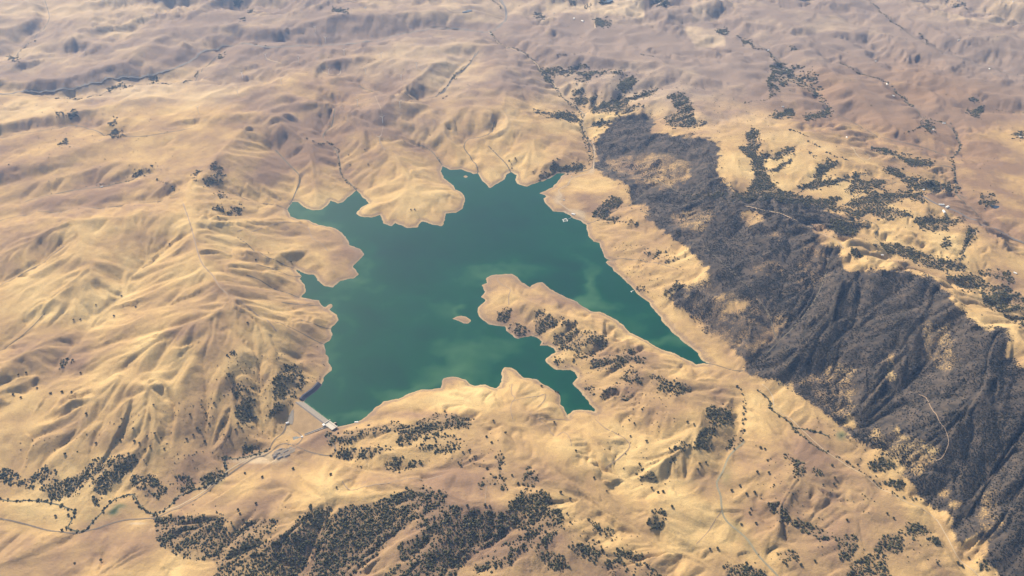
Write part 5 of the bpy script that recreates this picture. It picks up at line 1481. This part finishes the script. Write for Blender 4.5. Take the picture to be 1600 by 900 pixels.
TURB = [(416,93,'white wind turbine on the pale spur track at upper left'),(467,98,'white wind turbine right of the pale spur track'),(379,122,'white wind turbine below the highway creek at upper left'),(440,132,'white wind turbine on the hill above the dark hollow'),(372,150,'white wind turbine on the left ridge beneath the creek'),
 (514,117,'white wind turbine beside the hooked access track'),(310,176,'leftmost white wind turbine, on the bright left ridge'),(509,66,'white wind turbine just above the highway'),(493,50,'topmost left wind turbine on the brown hills'),(571,116,'white wind turbine right of the hooked access track'),
 (627,125,'white wind turbine below the highway in the middle hills'),(651,107,'white wind turbine nearest the side road'),(625,168,'tall white wind turbine in the middle of the brown hills'),(559,165,'white wind turbine on the brown slope above the lake'),(598,192,'white wind turbine beside the faint hill track'),
 (593,223,'lowest white wind turbine, above the lake headland'),(596,92,'white wind turbine below the highway curve'),(538,86,'white wind turbine by the highway on the left')]
proto = None
for i, (u, v, l) in enumerate(TURB):
    x, y, z = (float(c) for c in drop(u, v))
    if proto is None:
        e = empty('wind_turbine', (x, y, z))
        kids = [part('tower', lambda b: lathe(b, 0, -2, 2.2, 0, 69, 1.2, 0, 14), M_TURB, e),
                part('nacelle', lambda b: box(b, 0, -1.0, 70.4, 3, 8, 3), M_TURB, e, 0.4),
                part('hub', lambda b: bmesh.ops.create_icosphere(b, subdivisions=2, radius=1.7, matrix=__import__('mathutils').Matrix.Translation((0, -5.6, 70))), M_TURB, e)]
        for k in range(3): kids.append(part('blade', blade_fn(0.5 + k * 2.0944), M_TURB, e))
        proto = (e, kids)
    else:
        e = proto[0].copy(); COL.objects.link(e); e.location = (x, y, z)
        for kd in proto[1]:
            c_ = kd.copy(); COL.objects.link(c_); c_.parent = e
    e.rotation_euler = (0, 0, 0.5 + 0.25 * math.sin(i * 2.1))
    tag(e, l, 'wind turbine', 'wind turbines on the far hills')

# marina: floating dock, gangway, jetty, boats
M_DOCK = plain('pale_dock', (0.60, 0.60, 0.57), 0.1, 0.3)
x, y = (float(c) for c in unproj(883, 344, 0))
dk = empty('floating_dock', (x, y, 0), 0.25)
tag(dk, 'pale square floating dock off the marina shore', 'dock')
for (cx, cy, lx, ly) in ((0, 17, 44, 7), (0, -17, 44, 7), (-18.5, 0, 7, 27), (18.5, 0, 7, 27)):
    part('pontoon', lambda b: box(b, cx, cy, 0.5, lx - 0.02, ly - 0.02, 1.6), M_DOCK, dk, 0.1)
part('shelter_roof', lambda b: box(b, 8, 17, 5.2, 20, 9, 0.5), M_WHITE, dk, 0.1)
for sx in (0, 16):
    part('post', lambda b: box(b, sx, 17, 3.1, 0.5, 0.5, 3.7), M_STEEL, dk)
a = np.array([float(c) for c in unproj(887, 343, 0)]); b_ = np.array([float(c) for c in unproj(894, 339.5, 0)])
gw = empty('gangway', ((a[0] + b_[0]) / 2, (a[1] + b_[1]) / 2, 0), math.atan2(b_[1] - a[1], b_[0] - a[0]))
tag(gw, 'thin pale gangway from the shore to the square dock', 'gangway')
Lg = float(np.linalg.norm(b_ - a))
part('deck', lambda b: box(b, 0, 0, 1.5, Lg, 4.0, 0.4), M_DOCK, gw)
for sy in (-1, 1): part('handrail', lambda b: box(b, 0, sy * 1.95, 2.3, Lg, 0.15, 1.1), M_STEEL, gw)
x, y = (float(c) for c in unproj(987, 455, 0))
jt = empty('jetty', (x, y, 0), 0.5)
tag(jt, 'small white jetty on the right shore', 'jetty')
part('walkway', lambda b: box(b, 4, 0, 0.9, 26, 3.4, 1.4), M_WHITE, jt)
part('float', lambda b: box(b, -8.2, -5.0, 0.7, 4.5, 16, 1.5), M_WHITE, jt)
def boat(u, v, rz, label):
    x, y = (float(c) for c in unproj(u, v, 0))
    e = empty('motor_boat', (x, y, 0), rz)
    tag(e, label, 'boat', 'boats moored at the marina dock')
    def hull(bm):
        top = [(-4.5, -1.4, 1.3), (2.0, -1.5, 1.4), (5.2, 0, 1.7), (2.0, 1.5, 1.4), (-4.5, 1.4, 1.3)]
        bot = [(-4.2, -1.0, -0.3), (1.8, -1.0, -0.3), (4.0, 0, -0.1), (1.8, 1.0, -0.3), (-4.2, 1.0, -0.3)]
        t_ = [bm.verts.new(c_) for c_ in top]; b2 = [bm.verts.new(c_) for c_ in bot]
        for k in range(5): bm.faces.new((t_[k], t_[(k + 1) % 5], b2[(k + 1) % 5], b2[k]))
        bm.faces.new(t_); bm.faces.new(b2[::-1])
        bmesh.ops.recalc_face_normals(bm, faces=bm.faces)
    part('hull', hull, M_WHITE, e)
    part('cabin', lambda b: box(b, -0.3, 0, 2.2, 3.0, 1.9, 1.7), M_WHITE, e, 0.25)
    part('windscreen', lambda b: box(b, 1.25, 0, 2.35, 0.2, 1.6, 0.9), M_DARK, e)
boat(880.5, 346.8, 0.3, 'small white motor boat beside the near side of the square dock')
boat(886.5, 345.8, 0.3, 'small white motor boat at the right corner of the square dock')

# ------------------------------------------------------------------ haze
def haze_box():
    x0, x1 = float(tx.min()) - 500, float(tx.max()) + 500; y0, y1 = float(ty.min()) - 500, float(ty.max()) + 500
    zb = float(HG.min()) - 1.0; zt = ALT + 60
    bm = bmesh.new()
    box(bm, (x0 + x1) / 2, (y0 + y1) / 2, (zb + zt) / 2, x1 - x0, y1 - y0, zt - zb)
    me = bpy.data.meshes.new('haze'); bm.to_mesh(me); bm.free()
    m = bpy.data.materials.new('haze'); m.use_nodes = True
    t_ = m.node_tree; t_.nodes.clear()
    o_ = t_.nodes.new('ShaderNodeOutputMaterial'); v_ = t_.nodes.new('ShaderNodeVolumePrincipled')
    v_.inputs['Color'].default_value = (0.29, 0.52, 1.0, 1)
    v_.inputs['Density'].default_value = HAZE_DENSITY
    v_.inputs['Absorption Color'].default_value = (1, 1, 1, 1)
    v_.inputs['Anisotropy'].default_value = 0.2
    t_.links.new(v_.outputs[0], o_.inputs['Volume'])
    me.materials.append(m)
    o = link('haze', me)
    tag(o, 'pale summer haze over the hills', 'haze', None, 'stuff')
haze_box()
